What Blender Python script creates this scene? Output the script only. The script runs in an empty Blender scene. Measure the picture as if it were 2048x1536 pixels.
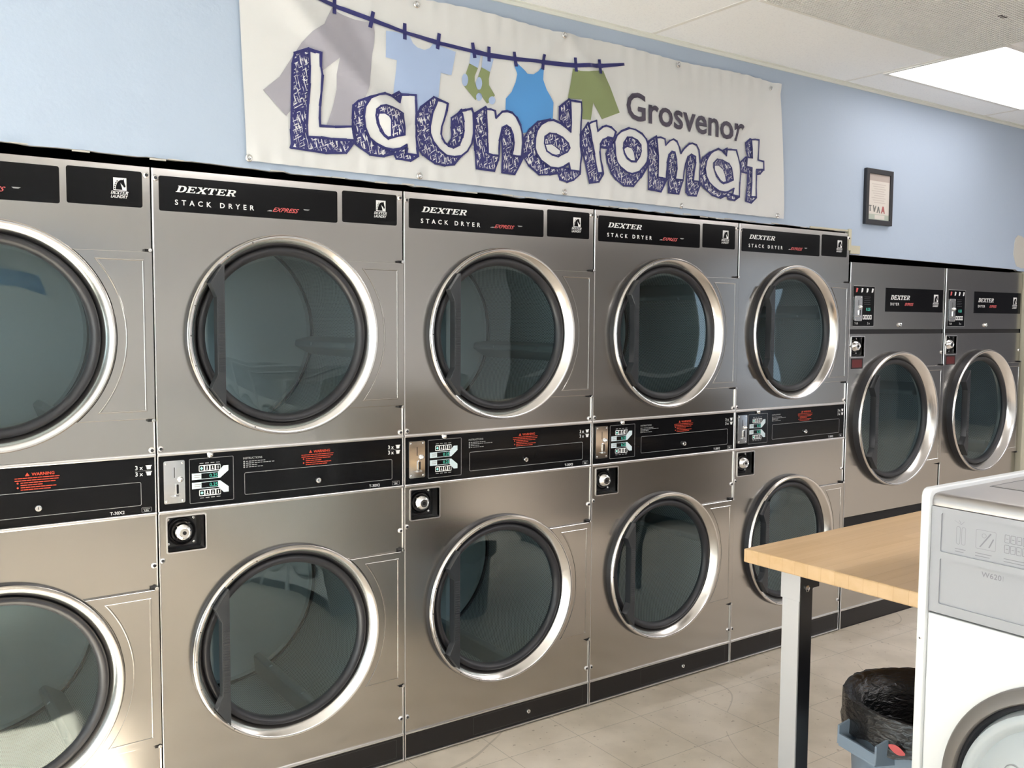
import bpy, bmesh, math, random
from mathutils import Vector, Matrix, noise
from mathutils.geometry import tessellate_polygon
PI = math.pi
R = math.radians
SC = bpy.context.scene
COL = SC.collection

# ------------------------------------------------------------------ camera, world, sun, lamps, exposure
cam_d = bpy.data.cameras.new('camera')
cam = bpy.data.objects.new('camera', cam_d)
COL.objects.link(cam)
SC.camera = cam
cam_d.sensor_width = 36.0
cam_d.lens = 36.0 * 1859.9 / 2048.0
cam_d.clip_start = 0.05
yaw, pitch, roll = 0.6121, -0.0696, 0.0063
fw = Vector((math.sin(yaw) * math.cos(pitch), math.cos(yaw) * math.cos(pitch), math.sin(pitch)))
rt = Vector((math.cos(yaw), -math.sin(yaw), 0))
up = rt.cross(fw)
rt2 = rt * math.cos(roll) + up * math.sin(roll)
up2 = -rt * math.sin(roll) + up * math.cos(roll)
cam.matrix_world = Matrix(((rt2.x, up2.x, -fw.x, -0.6857), (rt2.y, up2.y, -fw.y, -2.7504), (rt2.z, up2.z, -fw.z, 1.5215), (0, 0, 0, 1)))

world = bpy.data.worlds.new('daylight')
SC.world = world
world.use_nodes = True
bg = world.node_tree.nodes['Background']
bg.inputs['Color'].default_value = (0.80, 0.91, 1.0, 1)
bg.inputs['Strength'].default_value = 4.2

sun_d = bpy.data.lights.new('sun', 'SUN')
sun_d.energy = 42.0
sun_d.color = (1.0, 0.98, 0.96)
sun_d.angle = R(0.6)
sun = bpy.data.objects.new('sun', sun_d)
COL.objects.link(sun)
sun.rotation_euler = Vector((math.cos(R(32)), 0.055, -math.sin(R(32)))).to_track_quat('-Z', 'Y').to_euler()


def area(name, loc, sx, sy, power, color, direction, portal=False):
    d = bpy.data.lights.new(name, 'AREA')
    d.shape = 'RECTANGLE'
    d.size, d.size_y = sx, sy
    d.energy = power
    d.color = color
    o = bpy.data.objects.new(name, d)
    COL.objects.link(o)
    o.location = loc
    o.rotation_euler = Vector(direction).to_track_quat('-Z', 'Y').to_euler()
    if portal:
        d.cycles.is_portal = True
    return o


WINY = [(-1.25, -0.10), (-3.3, -1.5), (-5.35, -3.55)]       # the shop windows in the left wall
WZ0, WZ1 = 0.35, 2.35
for k, (a, b) in enumerate(WINY):
    area('daylight_portal', (-3.62, (a + b) / 2, (WZ0 + WZ1) / 2), b - a, WZ1 - WZ0, 1, (1, 1, 1), (1, 0, 0), True)
# unseen area lights added at ceiling height as fill for the room
for (lx, ly) in ((1.3, -3.27), (3.75, -3.27), (6.2, -3.27), (9.85, -3.27)):
    area('ceiling_fill', (lx, ly, 2.625), 1.15, 0.55, 30, (0.97, 0.97, 1.0), (0, 0, -1))
area('daylight_portal', (9.22, -5.62, 1.22), 0.62, 2.25, 1, (1, 1, 1), (0, 1, 0), True)

SC.view_settings.view_transform = 'Standard'
SC.view_settings.look = 'None'
SC.view_settings.exposure = 0.78
SC.view_settings.gamma = 1.0
SC.view_settings.use_curve_mapping = False
SC.cycles.use_denoising = True
SC.cycles.max_bounces = 10
SC.cycles.diffuse_bounces = 5
SC.cycles.glossy_bounces = 5
SC.cycles.transparent_max_bounces = 12
SC.cycles.sample_clamp_indirect = 6.0
SC.cycles.caustics_reflective = False
SC.cycles.caustics_refractive = False


# ------------------------------------------------------------------ materials
def lin(c):
    return tuple((v / 255 / 12.92) if v / 255 <= 0.04045 else ((v / 255 + 0.055) / 1.055) ** 2.4 for v in c)


MATS = {}


def mat(name, col, rough=0.5, metal=0.0, spec=0.5, emit=None, strength=0.0, coat=0.0):
    m = bpy.data.materials.new(name)
    m.use_nodes = True
    p = m.node_tree.nodes['Principled BSDF']
    p.inputs['Base Color'].default_value = (*col, 1)
    p.inputs['Roughness'].default_value = rough
    p.inputs['Metallic'].default_value = metal
    p.inputs['Specular IOR Level'].default_value = spec
    p.inputs['Coat Weight'].default_value = coat
    if emit:
        p.inputs['Emission Color'].default_value = (*emit, 1)
        p.inputs['Emission Strength'].default_value = strength
    MATS[name] = m
    return m


def nodes(m):
    nt = m.node_tree
    return nt, nt.nodes['Principled BSDF'], lambda t, **k: _nn(nt, t, **k), nt.links.new


def _nn(nt, t, **k):
    n = nt.nodes.new(t)
    for a, v in k.items():
        if a[0] == 'i' and a[1:].isdigit():
            n.inputs[int(a[1:])].default_value = v
        else:
            setattr(n, a, v)
    return n


def ramp(n, stops):
    e = n.color_ramp.elements
    while len(e) < len(stops):
        e.new(0.5)
    for el, (p, c) in zip(e, stops):
        el.position = p
        el.color = (*c, 1) if len(c) == 3 else c


def brushed(name, col, rough, aniso, radial=None):
    m = mat(name, col, rough, 1.0)
    nt, p, N, L = nodes(m)
    p.inputs['Anisotropic'].default_value = aniso
    if radial:
        t = N('ShaderNodeTangent', direction_type='RADIAL', axis='Y')
        L(t.outputs[0], p.inputs['Tangent'])
        p.inputs['Anisotropic Rotation'].default_value = 0.0
    else:
        t = N('ShaderNodeCombineXYZ', i0=1.0, i1=0.0, i2=0.0)
        L(t.outputs[0], p.inputs['Tangent'])
    tc = N('ShaderNodeTexCoord')
    mp = N('ShaderNodeMapping')
    mp.inputs['Scale'].default_value = (1.5, 1.5, 260) if not radial else (30, 30, 30)
    nz = N('ShaderNodeTexNoise')
    nz.inputs['Scale'].default_value = 3.0
    mr = N('ShaderNodeMapRange')
    v = 0.0 if radial else 0.012
    mr.inputs[3].default_value = rough - v
    mr.inputs[4].default_value = rough + v
    L(tc.outputs['Object'], mp.inputs[0]); L(mp.outputs[0], nz.inputs[0]); L(nz.outputs[0], mr.inputs[0]); L(mr.outputs[0], p.inputs['Roughness'])
    return m


steel = brushed('brushed_steel', (0.51, 0.485, 0.455), 0.18, 0.75)
ringsteel = brushed('spun_steel', (0.80, 0.775, 0.75), 0.2, 0.45, True)
trimsteel = mat('bright_trim', (0.78, 0.76, 0.75), 0.3, 1.0)
chrome = mat('chrome', (0.82, 0.82, 0.82), 0.10, 1.0)
satin = mat('satin_chrome', (0.7, 0.69, 0.68), 0.25, 1.0)
black = mat('black_gloss', (0.006, 0.006, 0.007), 0.10, 0, 0.2)
blackm = mat('black_matte', (0.012, 0.011, 0.012), 0.5, 0, 0.3)
kick = mat('kick_black', (0.016, 0.014, 0.014), 0.35, 0, 0.35)
rubber = mat('gasket_rubber', (0.022, 0.022, 0.026), 0.42, 0, 0.5)
plastic = mat('handle_plastic', (0.024, 0.027, 0.031), 0.28, 0, 0.6)
dark = mat('dark_void', (0.01, 0.01, 0.01), 0.9, 0, 0.1)
faint = mat('print_faint', (0.075, 0.072, 0.07), 0.4)
lockplate = mat('lock_plate', (0.05, 0.05, 0.052), 0.35, 0.6)
white = mat('print_white', (0.78, 0.78, 0.78), 0.5)
greyp = mat('print_grey', (0.36, 0.36, 0.36), 0.5)
lightblue = mat('print_lightblue', (0.62, 0.72, 0.76), 0.5)
red = mat('print_red', (0.62, 0.10, 0.10), 0.5)
orange = mat('print_orange', (0.55, 0.05, 0.018), 0.5)
maroon = mat('label_maroon', (0.11, 0.012, 0.012), 0.4)
led = mat('display_green', (0.0, 0.05, 0.04), 0.5, emit=(0.10, 0.62, 0.46), strength=0.5)
ledw = mat('lamp_green', (0.2, 0.5, 0.4), 0.5, emit=(0.35, 0.9, 0.68), strength=0.55)
bafm = mat('drum_baffle', (0.22, 0.25, 0.26), 0.35, 0.4)
galv = mat('drum_back', (0.44, 0.47, 0.48), 0.36, 0.35)
drumm = mat('drum_perforated', (0.42, 0.45, 0.46), 0.45, 0.3)
nt, p, N, L = nodes(drumm)
tc = N('ShaderNodeTexCoord')
sx = N('ShaderNodeSeparateXYZ')
L(tc.outputs['Object'], sx.inputs[0])


def mth(op, a, b=None):
    n = N('ShaderNodeMath', operation=op)
    for i, v in enumerate((a, b)):
        if v is None:
            continue
        if isinstance(v, (int, float)):
            n.inputs[i].default_value = v
        else:
            L(v, n.inputs[i])
    return n.outputs[0]


ang = mth('MULTIPLY', mth('ARCTAN2', sx.outputs[0], sx.outputs[2]), 0.36 / 0.0105)
vv = mth('DIVIDE', sx.outputs[1], 0.0105)
u1 = mth('ADD', ang, vv); u2 = mth('SUBTRACT', ang, vv)
d1 = mth('ABSOLUTE', mth('SUBTRACT', mth('FRACT', mth('ADD', u1, 500.0)), 0.5))
d2 = mth('ABSOLUTE', mth('SUBTRACT', mth('FRACT', mth('ADD', u2, 500.0)), 0.5))
rr = mth('ADD', mth('MULTIPLY', d1, d1), mth('MULTIPLY', d2, d2))
hole = mth('LESS_THAN', rr, 0.10)
mx = N('ShaderNodeMix', data_type='RGBA')
mx.inputs[6].default_value = (0.42, 0.45, 0.46, 1)
mx.inputs[7].default_value = (0.05, 0.055, 0.055, 1)
L(hole, mx.inputs[0]); L(mx.outputs[2], p.inputs['Base Color'])

# door glass: tinted, see-through, mirror-like at its surface
glass = bpy.data.materials.new('door_glass')
glass.use_nodes = True
nt = glass.node_tree
nt.nodes.clear()
o_ = nt.nodes.new('ShaderNodeOutputMaterial')
tr = nt.nodes.new('ShaderNodeBsdfTransparent'); tr.inputs[0].default_value = (0.72, 0.85, 0.88, 1)
gl = nt.nodes.new('ShaderNodeBsdfGlossy'); gl.inputs['Roughness'].default_value = 0.02
gl.inputs[0].default_value = (0.88, 1.0, 1.0, 1)
lw = nt.nodes.new('ShaderNodeLayerWeight'); lw.inputs[0].default_value = 0.5
pw = nt.nodes.new('ShaderNodeMath'); pw.operation = 'POWER'; pw.inputs[1].default_value = 5.0
sc_ = nt.nodes.new('ShaderNodeMath'); sc_.operation = 'MULTIPLY_ADD'; sc_.inputs[1].default_value = 0.91; sc_.inputs[2].default_value = 0.085
ms = nt.nodes.new('ShaderNodeMixShader')
nt.links.new(lw.outputs['Facing'], pw.inputs[0]); nt.links.new(pw.outputs[0], sc_.inputs[0])
nt.links.new(sc_.outputs[0], ms.inputs[0]); nt.links.new(tr.outputs[0], ms.inputs[1]); nt.links.new(gl.outputs[0], ms.inputs[2]); nt.links.new(ms.outputs[0], o_.inputs[0])
pane = glass.copy(); pane.name = 'window_glass'
for n in pane.node_tree.nodes:
    if n.type == 'BSDF_TRANSPARENT':
        n.inputs[0].default_value = (0.96, 0.98, 0.97, 1)
    if n.type == 'MATH' and n.operation == 'MULTIPLY_ADD':
        n.inputs[1].default_value = 0.96
        n.inputs[2].default_value = 0.04

tinted = pane.copy(); tinted.name = 'tinted_glass'
for n in tinted.node_tree.nodes:
    if n.type == 'BSDF_TRANSPARENT':
        n.inputs[0].default_value = (0.55, 0.57, 0.60, 1)
wallm = mat('blue_paint', (0.415, 0.495, 0.62), 0.6, 0, 0.3)
nt, p, N, L = nodes(wallm)
tc = N('ShaderNodeTexCoord')
nz = N('ShaderNodeTexNoise'); nz.inputs['Scale'].default_value = 90; nz.inputs['Detail'].default_value = 4
bp = N('ShaderNodeBump'); bp.inputs['Strength'].default_value = 0.12; bp.inputs['Distance'].default_value = 0.004
L(tc.outputs['Object'], nz.inputs[0]); L(nz.outputs[0], bp.inputs['Height']); L(bp.outputs[0], p.inputs['Normal'])
roomw = mat('room_paint', (0.64, 0.645, 0.65), 0.7, 0, 0.3)
reflbrown = mat('reflection_brown', (0.13, 0.115, 0.10), 0.5)
backw = mat('back_paint', (0.16, 0.165, 0.19), 0.7, 0, 0.3)
plaster = mat('bare_plaster', (0.56, 0.54, 0.50), 0.8, 0, 0.2)
cream = mat('cream_wood', (0.52, 0.49, 0.38), 0.6)
frame_w = mat('window_frame_white', (0.7, 0.7, 0.7), 0.5)
conc = mat('outdoor_concrete', (0.5, 0.48, 0.45), 0.9)

ceilm = mat('ceiling_tile', (0.72, 0.69, 0.66), 0.85, 0, 0.2)
nt, p, N, L = nodes(ceilm)
tc = N('ShaderNodeTexCoord')
nz = N('ShaderNodeTexNoise'); nz.inputs['Scale'].default_value = 160; nz.inputs['Detail'].default_value = 3
rp = N('ShaderNodeValToRGB'); ramp(rp, [(0.34, (0.84, 0.86, 0.90)), (0.46, (0.90, 0.92, 0.95))])
L(tc.outputs['Object'], nz.inputs[0]); L(nz.outputs[0], rp.inputs[0]); L(rp.outputs[0], p.inputs['Base Color'])
tbar = mat('ceiling_bar', (0.76, 0.755, 0.74), 0.5)
ledge = mat('wall_angle', (0.74, 0.76, 0.72), 0.5)

floorm = mat('floor_tile', (0.5, 0.45, 0.37), 0.32, 0, 0.4)
nt, p, N, L = nodes(floorm)
tc = N('ShaderNodeTexCoord')
br = N('ShaderNodeTexBrick', offset=0.0, squash=1.0)
br.inputs['Scale'].default_value = 1.0
br.inputs['Mortar Size'].default_value = 0.0012
br.inputs['Brick Width'].default_value = 0.305
br.inputs['Row Height'].default_value = 0.305
br.inputs['Color1'].default_value = (0.79, 0.69, 0.57, 1)
br.inputs['Color2'].default_value = (0.77, 0.67, 0.555, 1)
br.inputs['Mortar'].default_value = (0.47, 0.41, 0.33, 1)
mp = N('ShaderNodeMapping'); mp.inputs['Location'].default_value = (0.10, 0.17, 0)
mp.inputs['Rotation'].default_value = (0, 0, R(0.6))
n1 = N('ShaderNodeTexNoise'); n1.inputs['Scale'].default_value = 6; n1.inputs['Detail'].default_value = 5
r1 = N('ShaderNodeValToRGB'); ramp(r1, [(0.35, (0.86, 0.85, 0.83)), (0.6, (1, 1, 1))])
n2 = N('ShaderNodeTexNoise'); n2.inputs['Scale'].default_value = 46; n2.inputs['Detail'].default_value = 2
r2 = N('ShaderNodeValToRGB'); ramp(r2, [(0.27, (0.62, 0.58, 0.54)), (0.33, (1, 1, 1))])
m1 = N('ShaderNodeMix', data_type='RGBA', blend_type='MULTIPLY'); m1.inputs[0].default_value = 1
m2 = N('ShaderNodeMix', data_type='RGBA', blend_type='MULTIPLY'); m2.inputs[0].default_value = 1
L(tc.outputs['Object'], mp.inputs[0]); L(mp.outputs[0], br.inputs[0]); L(tc.outputs['Object'], n1.inputs[0]); L(tc.outputs['Object'], n2.inputs[0])
L(n1.outputs[0], r1.inputs[0]); L(n2.outputs[0], r2.inputs[0])
L(br.outputs[0], m1.inputs[6]); L(r1.outputs[0], m1.inputs[7]); L(m1.outputs[2], m2.inputs[6]); L(r2.outputs[0], m2.inputs[7]); # scuff lines
n3 = N('ShaderNodeTexNoise'); n3.inputs['Scale'].default_value = 0.9; n3.inputs['Detail'].default_value = 0.6
sb = N('ShaderNodeMath', operation='SUBTRACT', i1=0.52); ab = N('ShaderNodeMath', operation='ABSOLUTE'); lt = N('ShaderNodeMath', operation='LESS_THAN', i1=0.0016)
n4 = N('ShaderNodeTexNoise'); n4.inputs['Scale'].default_value = 3.1
gt = N('ShaderNodeMath', operation='GREATER_THAN', i1=0.5); ml = N('ShaderNodeMath', operation='MULTIPLY'); mk_ = N('ShaderNodeMath', operation='MULTIPLY', i1=0.35)
m3 = N('ShaderNodeMix', data_type='RGBA', blend_type='MIX'); m3.inputs[7].default_value = (0.22, 0.17, 0.12, 1)
L(tc.outputs['Object'], n3.inputs[0]); L(tc.outputs['Object'], n4.inputs[0]); L(n3.outputs[0], sb.inputs[0]); L(sb.outputs[0], ab.inputs[0]); L(ab.outputs[0], lt.inputs[0])
L(n4.outputs[0], gt.inputs[0]); L(lt.outputs[0], ml.inputs[0]); L(gt.outputs[0], ml.inputs[1]); L(ml.outputs[0], mk_.inputs[0]); L(mk_.outputs[0], m3.inputs[0])
L(m2.outputs[2], m3.inputs[6]); L(m3.outputs[2], p.inputs['Base Color'])

vinyl = mat('banner_vinyl', (0.64, 0.645, 0.65), 0.42, 0, 0.4)
vface = mat('banner_letter_white', (0.66, 0.665, 0.67), 0.42, 0, 0.4)
navy = mat('banner_navy', (0.020, 0.022, 0.13), 0.42, 0, 0.4)
clothm = {'grey': mat('banner_grey', (0.345, 0.335, 0.385), 0.42, 0, 0.4), 'pale': mat('banner_paleblue', (0.36, 0.46, 0.68), 0.42, 0, 0.4),
          'olive': mat('banner_olive', (0.225, 0.27, 0.125), 0.42, 0, 0.4), 'blue': mat('banner_blue', (0.08, 0.28, 0.62), 0.42, 0, 0.4)}
slate = mat('banner_slate', (0.065, 0.055, 0.085), 0.42, 0, 0.4)
scrib = mat('banner_scribble', (0.02, 0.02, 0.1), 0.42, 0, 0.4)
nt, p, N, L = nodes(scrib)
tc = N('ShaderNodeTexCoord')
vals = []
for (rot, sx_, sz_, th) in ((R(14), 250, 36, 0.575), (R(-58), 250, 42, 0.605)):
    mp = N('ShaderNodeMapping'); mp.inputs['Rotation'].default_value = (0, rot, 0)
    m2_ = N('ShaderNodeMapping'); m2_.inputs['Scale'].default_value = (sx_, 1, sz_)
    nz = N('ShaderNodeTexNoise'); nz.inputs['Scale'].default_value = 1.0; nz.inputs['Detail'].default_value = 1.0
    sb = N('ShaderNodeMath', operation='SUBTRACT', i1=th)
    L(tc.outputs['Object'], mp.inputs[0]); L(mp.outputs[0], m2_.inputs[0]); L(m2_.outputs[0], nz.inputs[0]); L(nz.outputs[0], sb.inputs[0])
    vals.append(sb.outputs[0])
mn = N('ShaderNodeMath', operation='MAXIMUM'); L(vals[0], mn.inputs[0]); L(vals[1], mn.inputs[1])
rp = N('ShaderNodeValToRGB'); ramp(rp, [(0.0, (0.020, 0.022, 0.13)), (0.03, (0.66, 0.66, 0.67))])
L(mn.outputs[0], rp.inputs[0]); L(rp.outputs[0], p.inputs['Base Color'])

wood = mat('butcher_block', (0.6, 0.4, 0.2), 0.38, 0, 0.45)
nt, p, N, L = nodes(wood)
tc = N('ShaderNodeTexCoord')
mp = N('ShaderNodeMapping'); mp.inputs['Scale'].default_value = (0.8, 14, 14)
nz = N('ShaderNodeTexNoise'); nz.inputs['Scale'].default_value = 2.2; nz.inputs['Detail'].default_value = 6; nz.inputs['Distortion'].default_value = 0.6
rp = N('ShaderNodeValToRGB'); ramp(rp, [(0.3, (0.60, 0.395, 0.205)), (0.5, (0.635, 0.43, 0.235)), (0.7, (0.655, 0.45, 0.255))])
br = N('ShaderNodeTexBrick', offset=0.4)
br.inputs['Scale'].default_value = 1; br.inputs['Brick Width'].default_value = 0.7; br.inputs['Row Height'].default_value = 0.042; br.inputs['Mortar Size'].default_value = 0.0004
br.inputs['Color1'].default_value = (1, 1, 1, 1); br.inputs['Color2'].default_value = (0.93, 0.915, 0.89, 1); br.inputs['Mortar'].default_value = (0.7, 0.6, 0.5, 1)
mm = N('ShaderNodeMix', data_type='RGBA', blend_type='MULTIPLY'); mm.inputs[0].default_value = 1
L(tc.outputs['Object'], mp.inputs[0]); L(mp.outputs[0], nz.inputs[0]); L(nz.outputs[0], rp.inputs[0]); m4 = N('ShaderNodeMapping'); m4.inputs['Location'].default_value = (0.17, 0.01, 0)
L(tc.outputs['Object'], m4.inputs[0]); L(m4.outputs[0], br.inputs[0])
L(rp.outputs[0], mm.inputs[6]); L(br.outputs[0], mm.inputs[7]); L(mm.outputs[2], p.inputs['Base Color'])

enamel = mat('white_enamel', (0.68, 0.685, 0.68), 0.28, 0, 0.5)
paneg = mat('panel_grey', (0.33, 0.335, 0.355), 0.45, 0, 0.4)
paned = mat('panel_print', (0.20, 0.20, 0.22), 0.5, 0, 0.4)
topg = brushed('washer_top_steel', (0.40, 0.38, 0.365), 0.36, 0.3)
taupe = mat('door_ring_taupe', (0.20, 0.18, 0.165), 0.4, 0.3)
doorg = mat('washer_door_plastic', (0.40, 0.43, 0.44), 0.3)
litleg = mat('leg_lit_side', (0.46, 0.46, 0.47), 0.42, 0.25)
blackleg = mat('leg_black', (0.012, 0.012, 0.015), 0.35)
binp = mat('bin_plastic', (0.24, 0.30, 0.37), 0.45)
bag = mat('bag_black', (0.007, 0.007, 0.008), 0.26, 0, 0.6)
nt, p, N, L = nodes(bag)
tc = N('ShaderNodeTexCoord')
mp = N('ShaderNodeMapping'); mp.inputs['Scale'].default_value = (14, 14, 34)
nz = N('ShaderNodeTexNoise'); nz.inputs['Scale'].default_value = 1.6; nz.inputs['Detail'].default_value = 4; nz.inputs['Distortion'].default_value = 1.5
bp = N('ShaderNodeBump'); bp.inputs['Strength'].default_value = 0.5; bp.inputs['Distance'].default_value = 0.009
L(tc.outputs['Object'], mp.inputs[0]); L(mp.outputs[0], nz.inputs[0]); L(nz.outputs[0], bp.inputs['Height']); L(bp.outputs[0], p.inputs['Normal'])
diff = mat('lit_diffuser', (0.9, 0.9, 0.88), 0.5, emit=(1.0, 0.95, 0.92), strength=2.4)
framb = mat('picture_frame_black', (0.014, 0.014, 0.018), 0.4)
paper = mat('paper', (0.62, 0.58, 0.54), 0.7)
paper2 = mat('paper_band', (0.42, 0.36, 0.33), 0.7)
paper3 = mat('paper_green', (0.40, 0.44, 0.38), 0.7)
pred = mat('ink_red', (0.35, 0.10, 0.10), 0.7)
pgry = mat('ink_grey', (0.16, 0.16, 0.15), 0.7)
plin = mat('ink_faint', (0.50, 0.45, 0.42), 0.7)
posterb = mat('poster_blue', (0.03, 0.16, 0.42), 0.6)


# ------------------------------------------------------------------ mesh helpers
class MB:
    """collects faces with materials; build() links them as one mesh object"""
    def __init__(s):
        s.v, s.f, s.mi, s.m = [], [], [], []

    def idx(s, m):
        if m not in s.m:
            s.m.append(m)
        return s.m.index(m)

    def add(s, vs, fs, m, T=None):
        b = len(s.v)
        i = s.idx(m)
        for q in vs:
            s.v.append(tuple(T @ Vector(q)) if T else tuple(q))
        for q in fs:
            s.f.append([b + k for k in q]); s.mi.append(i)
        return s

    def box(s, x0, x1, y0, y1, z0, z1, m, T=None):
        vs = [(x, y, z) for x in (x0, x1) for y in (y0, y1) for z in (z0, z1)]
        return s.add(vs, [(0, 1, 3, 2), (4, 6, 7, 5), (0, 4, 5, 1), (2, 3, 7, 6), (0, 2, 6, 4), (1, 5, 7, 3)], m, T)

    def poly(s, loops, y, m, T=None):
        """flat face in the xz plane at depth y, facing -y; loops[1:] are holes"""
        P = [[Vector((a, b, 0)) for a, b in lp] for lp in loops]
        flat = [q for lp in loops for q in lp]
        fs = []
        for t in tessellate_polygon(P):
            a, b, c = (flat[k] for k in t)
            if (b[0] - a[0]) * (c[1] - a[1]) - (b[1] - a[1]) * (c[0] - a[0]) < 0:
                t = (t[0], t[2], t[1])
            fs.append(tuple(t))
        return s.add([(a, y, b) for a, b in flat], fs, m, T)

    def prism(s, loops, y0, y1, m, T=None, back=False, ms=None):
        """extrusion from the face at y0 (front) back to y1"""
        s.poly(loops, y0, m, T)
        if back:
            n = len(s.f)
            s.poly(loops, y1, m, T)
            for k in range(n, len(s.f)):
                s.f[k].reverse()
        for h, lp in enumerate(loops):
            A = sum(lp[i][0] * lp[(i + 1) % len(lp)][1] - lp[(i + 1) % len(lp)][0] * lp[i][1] for i in range(len(lp)))
            n = len(lp)
            fs = []
            for i in range(n):
                j = (i + 1) % n
                q = (i, i + n, j + n, j)
                if (A < 0) != (h > 0):
                    q = q[::-1]
                fs.append(q)
            s.add([(a, y0, b) for a, b in lp] + [(a, y1, b) for a, b in lp], fs, ms or m, T)
        return s

    def lathe(s, prof, m, n=64, T=None, a0=0.0, a1=2 * PI, flip=False):
        """profile (r, y) turned about the y axis, drawn from the outside to the inside"""
        vs, fs = [], []
        full = abs(a1 - a0 - 2 * PI) < 1e-6
        cnt = n if full else n + 1
        for i in range(cnt):
            t = a0 + (a1 - a0) * i / n
            for (r, y) in prof:
                vs.append((r * math.cos(t), y, r * math.sin(t)))
        k = len(prof)
        for i in range(n):
            j = (i + 1) % cnt
            for a in range(k - 1):
                q = (i * k + a, j * k + a, j * k + a + 1, i * k + a + 1)
                fs.append(q[::-1] if flip else q)
        return s.add(vs, fs, m, T)

    def dome(s, cx, cz, y, r, h, m, n=14):
        prof = [(r, y)] + [(r * math.cos(a), y - h * 0.3 - h * 0.7 * math.sin(a)) for a in (0, 0.5, 1.0)] + [(0.0005, y - h)]
        return s.lathe(prof, m, n, Matrix.Translation((cx, 0, cz)))

    def text(s, body, x, z, size, y, m, shear=0.0, sx=1.0, spacing=1.0, align='LEFT', fat=0.0, slope=0.0):
        vs, fs = text_mesh(body, shear, spacing, fat)
        if align == 'CENTER':
            w = max(q[0] for q in vs) + min(q[0] for q in vs)
            vs = [(a - w / 2, b) for a, b in vs]
        return s.add([(x + a * size * sx, y, z + b * size + a * size * sx * slope) for a, b in vs], fs, m)

    def build(s, name, parent=None, smooth=None, bevel=0.0, loc=None, fix=True):
        me = bpy.data.meshes.new(name)
        me.from_pydata(s.v, [], s.f)
        for m in s.m:
            me.materials.append(m)
        me.polygons.foreach_set('material_index', s.mi)
        bm = bmesh.new(); bm.from_mesh(me)
        bmesh.ops.remove_doubles(bm, verts=bm.verts, dist=1e-5)
        if fix:
            bmesh.ops.recalc_face_normals(bm, faces=bm.faces)
        bm.to_mesh(me); bm.free()
        if smooth:
            me.polygons.foreach_set('use_smooth', [True] * len(me.polygons))
            me.set_sharp_from_angle(angle=R(smooth))
        o = bpy.data.objects.new(name, me)
        COL.objects.link(o)
        if parent:
            o.parent = parent
        if loc:
            o.location = loc
        if bevel:
            b = o.modifiers.new('bevel', 'BEVEL')
            b.width = bevel; b.segments = 2; b.limit_method = 'ANGLE'; b.angle_limit = R(45)
            b.harden_normals = False
        return o


_tc = {}


def text_mesh(body, shear=0.0, spacing=1.0, fat=0.0):
    k = (body, shear, spacing, fat)
    if k not in _tc:
        c = bpy.data.curves.new('t', 'FONT')
        c.body = body; c.size = 1.0; c.shear = shear; c.space_character = spacing; c.offset = fat
        c.resolution_u = 3
        o = bpy.data.objects.new('t', c)
        me = o.to_mesh()
        _tc[k] = ([(q.co.x, q.co.y) for q in me.vertices], [tuple(f.vertices) for f in me.polygons])
        o.to_mesh_clear()
        bpy.data.objects.remove(o); bpy.data.curves.remove(c)
    return _tc[k]


def circ(cx, cz, r, n=64, a0=0.0, a1=None):
    if a1 is None:
        return [(cx + r * math.cos(2 * PI * i / n), cz + r * math.sin(2 * PI * i / n)) for i in range(n)]
    return [(cx + r * math.cos(a0 + (a1 - a0) * i / n), cz + r * math.sin(a0 + (a1 - a0) * i / n)) for i in range(n + 1)]


def rrect(x0, x1, z0, z1, r, n=4):
    o = []
    for cx, cz, a in ((x1 - r, z1 - r, 0), (x0 + r, z1 - r, PI / 2), (x0 + r, z0 + r, PI), (x1 - r, z0 + r, 1.5 * PI)):
        for i in range(n + 1):
            t = a + PI / 2 * i / n
            o.append((cx + r * math.cos(t), cz + r * math.sin(t)))
    return o


def rect(x0, x1, z0, z1):
    return [(x1, z1), (x0, z1), (x0, z0), (x1, z0)]


def outline(x0, x1, z0, z1, r, w):
    return [rrect(x0, x1, z0, z1, r), rrect(x0 + w, x1 - w, z0 + w, z1 - w, max(r - w, 0.0005))]


def thing(name, label, cat, loc=(0, 0, 0), rz=0.0, group=None):
    o = bpy.data.objects.new(name, None)
    COL.objects.link(o)
    o.empty_display_size = 0.1
    o.location = loc; o.rotation_euler = (0, 0, rz)
    return tag(o, label, cat, group)


def tag(o, label, cat, group=None):
    o['label'] = label; o['category'] = cat
    if group:
        o['group'] = group
    return o


def struct(o):
    o['kind'] = 'structure'
    return o


def copy_tree(o, parent=None):
    c = o.copy()
    COL.objects.link(c)
    c.parent = parent
    for ch in list(o.children):
        copy_tree(ch, c)
    return c


def anim_free(seed):
    return random.Random(seed)

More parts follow.
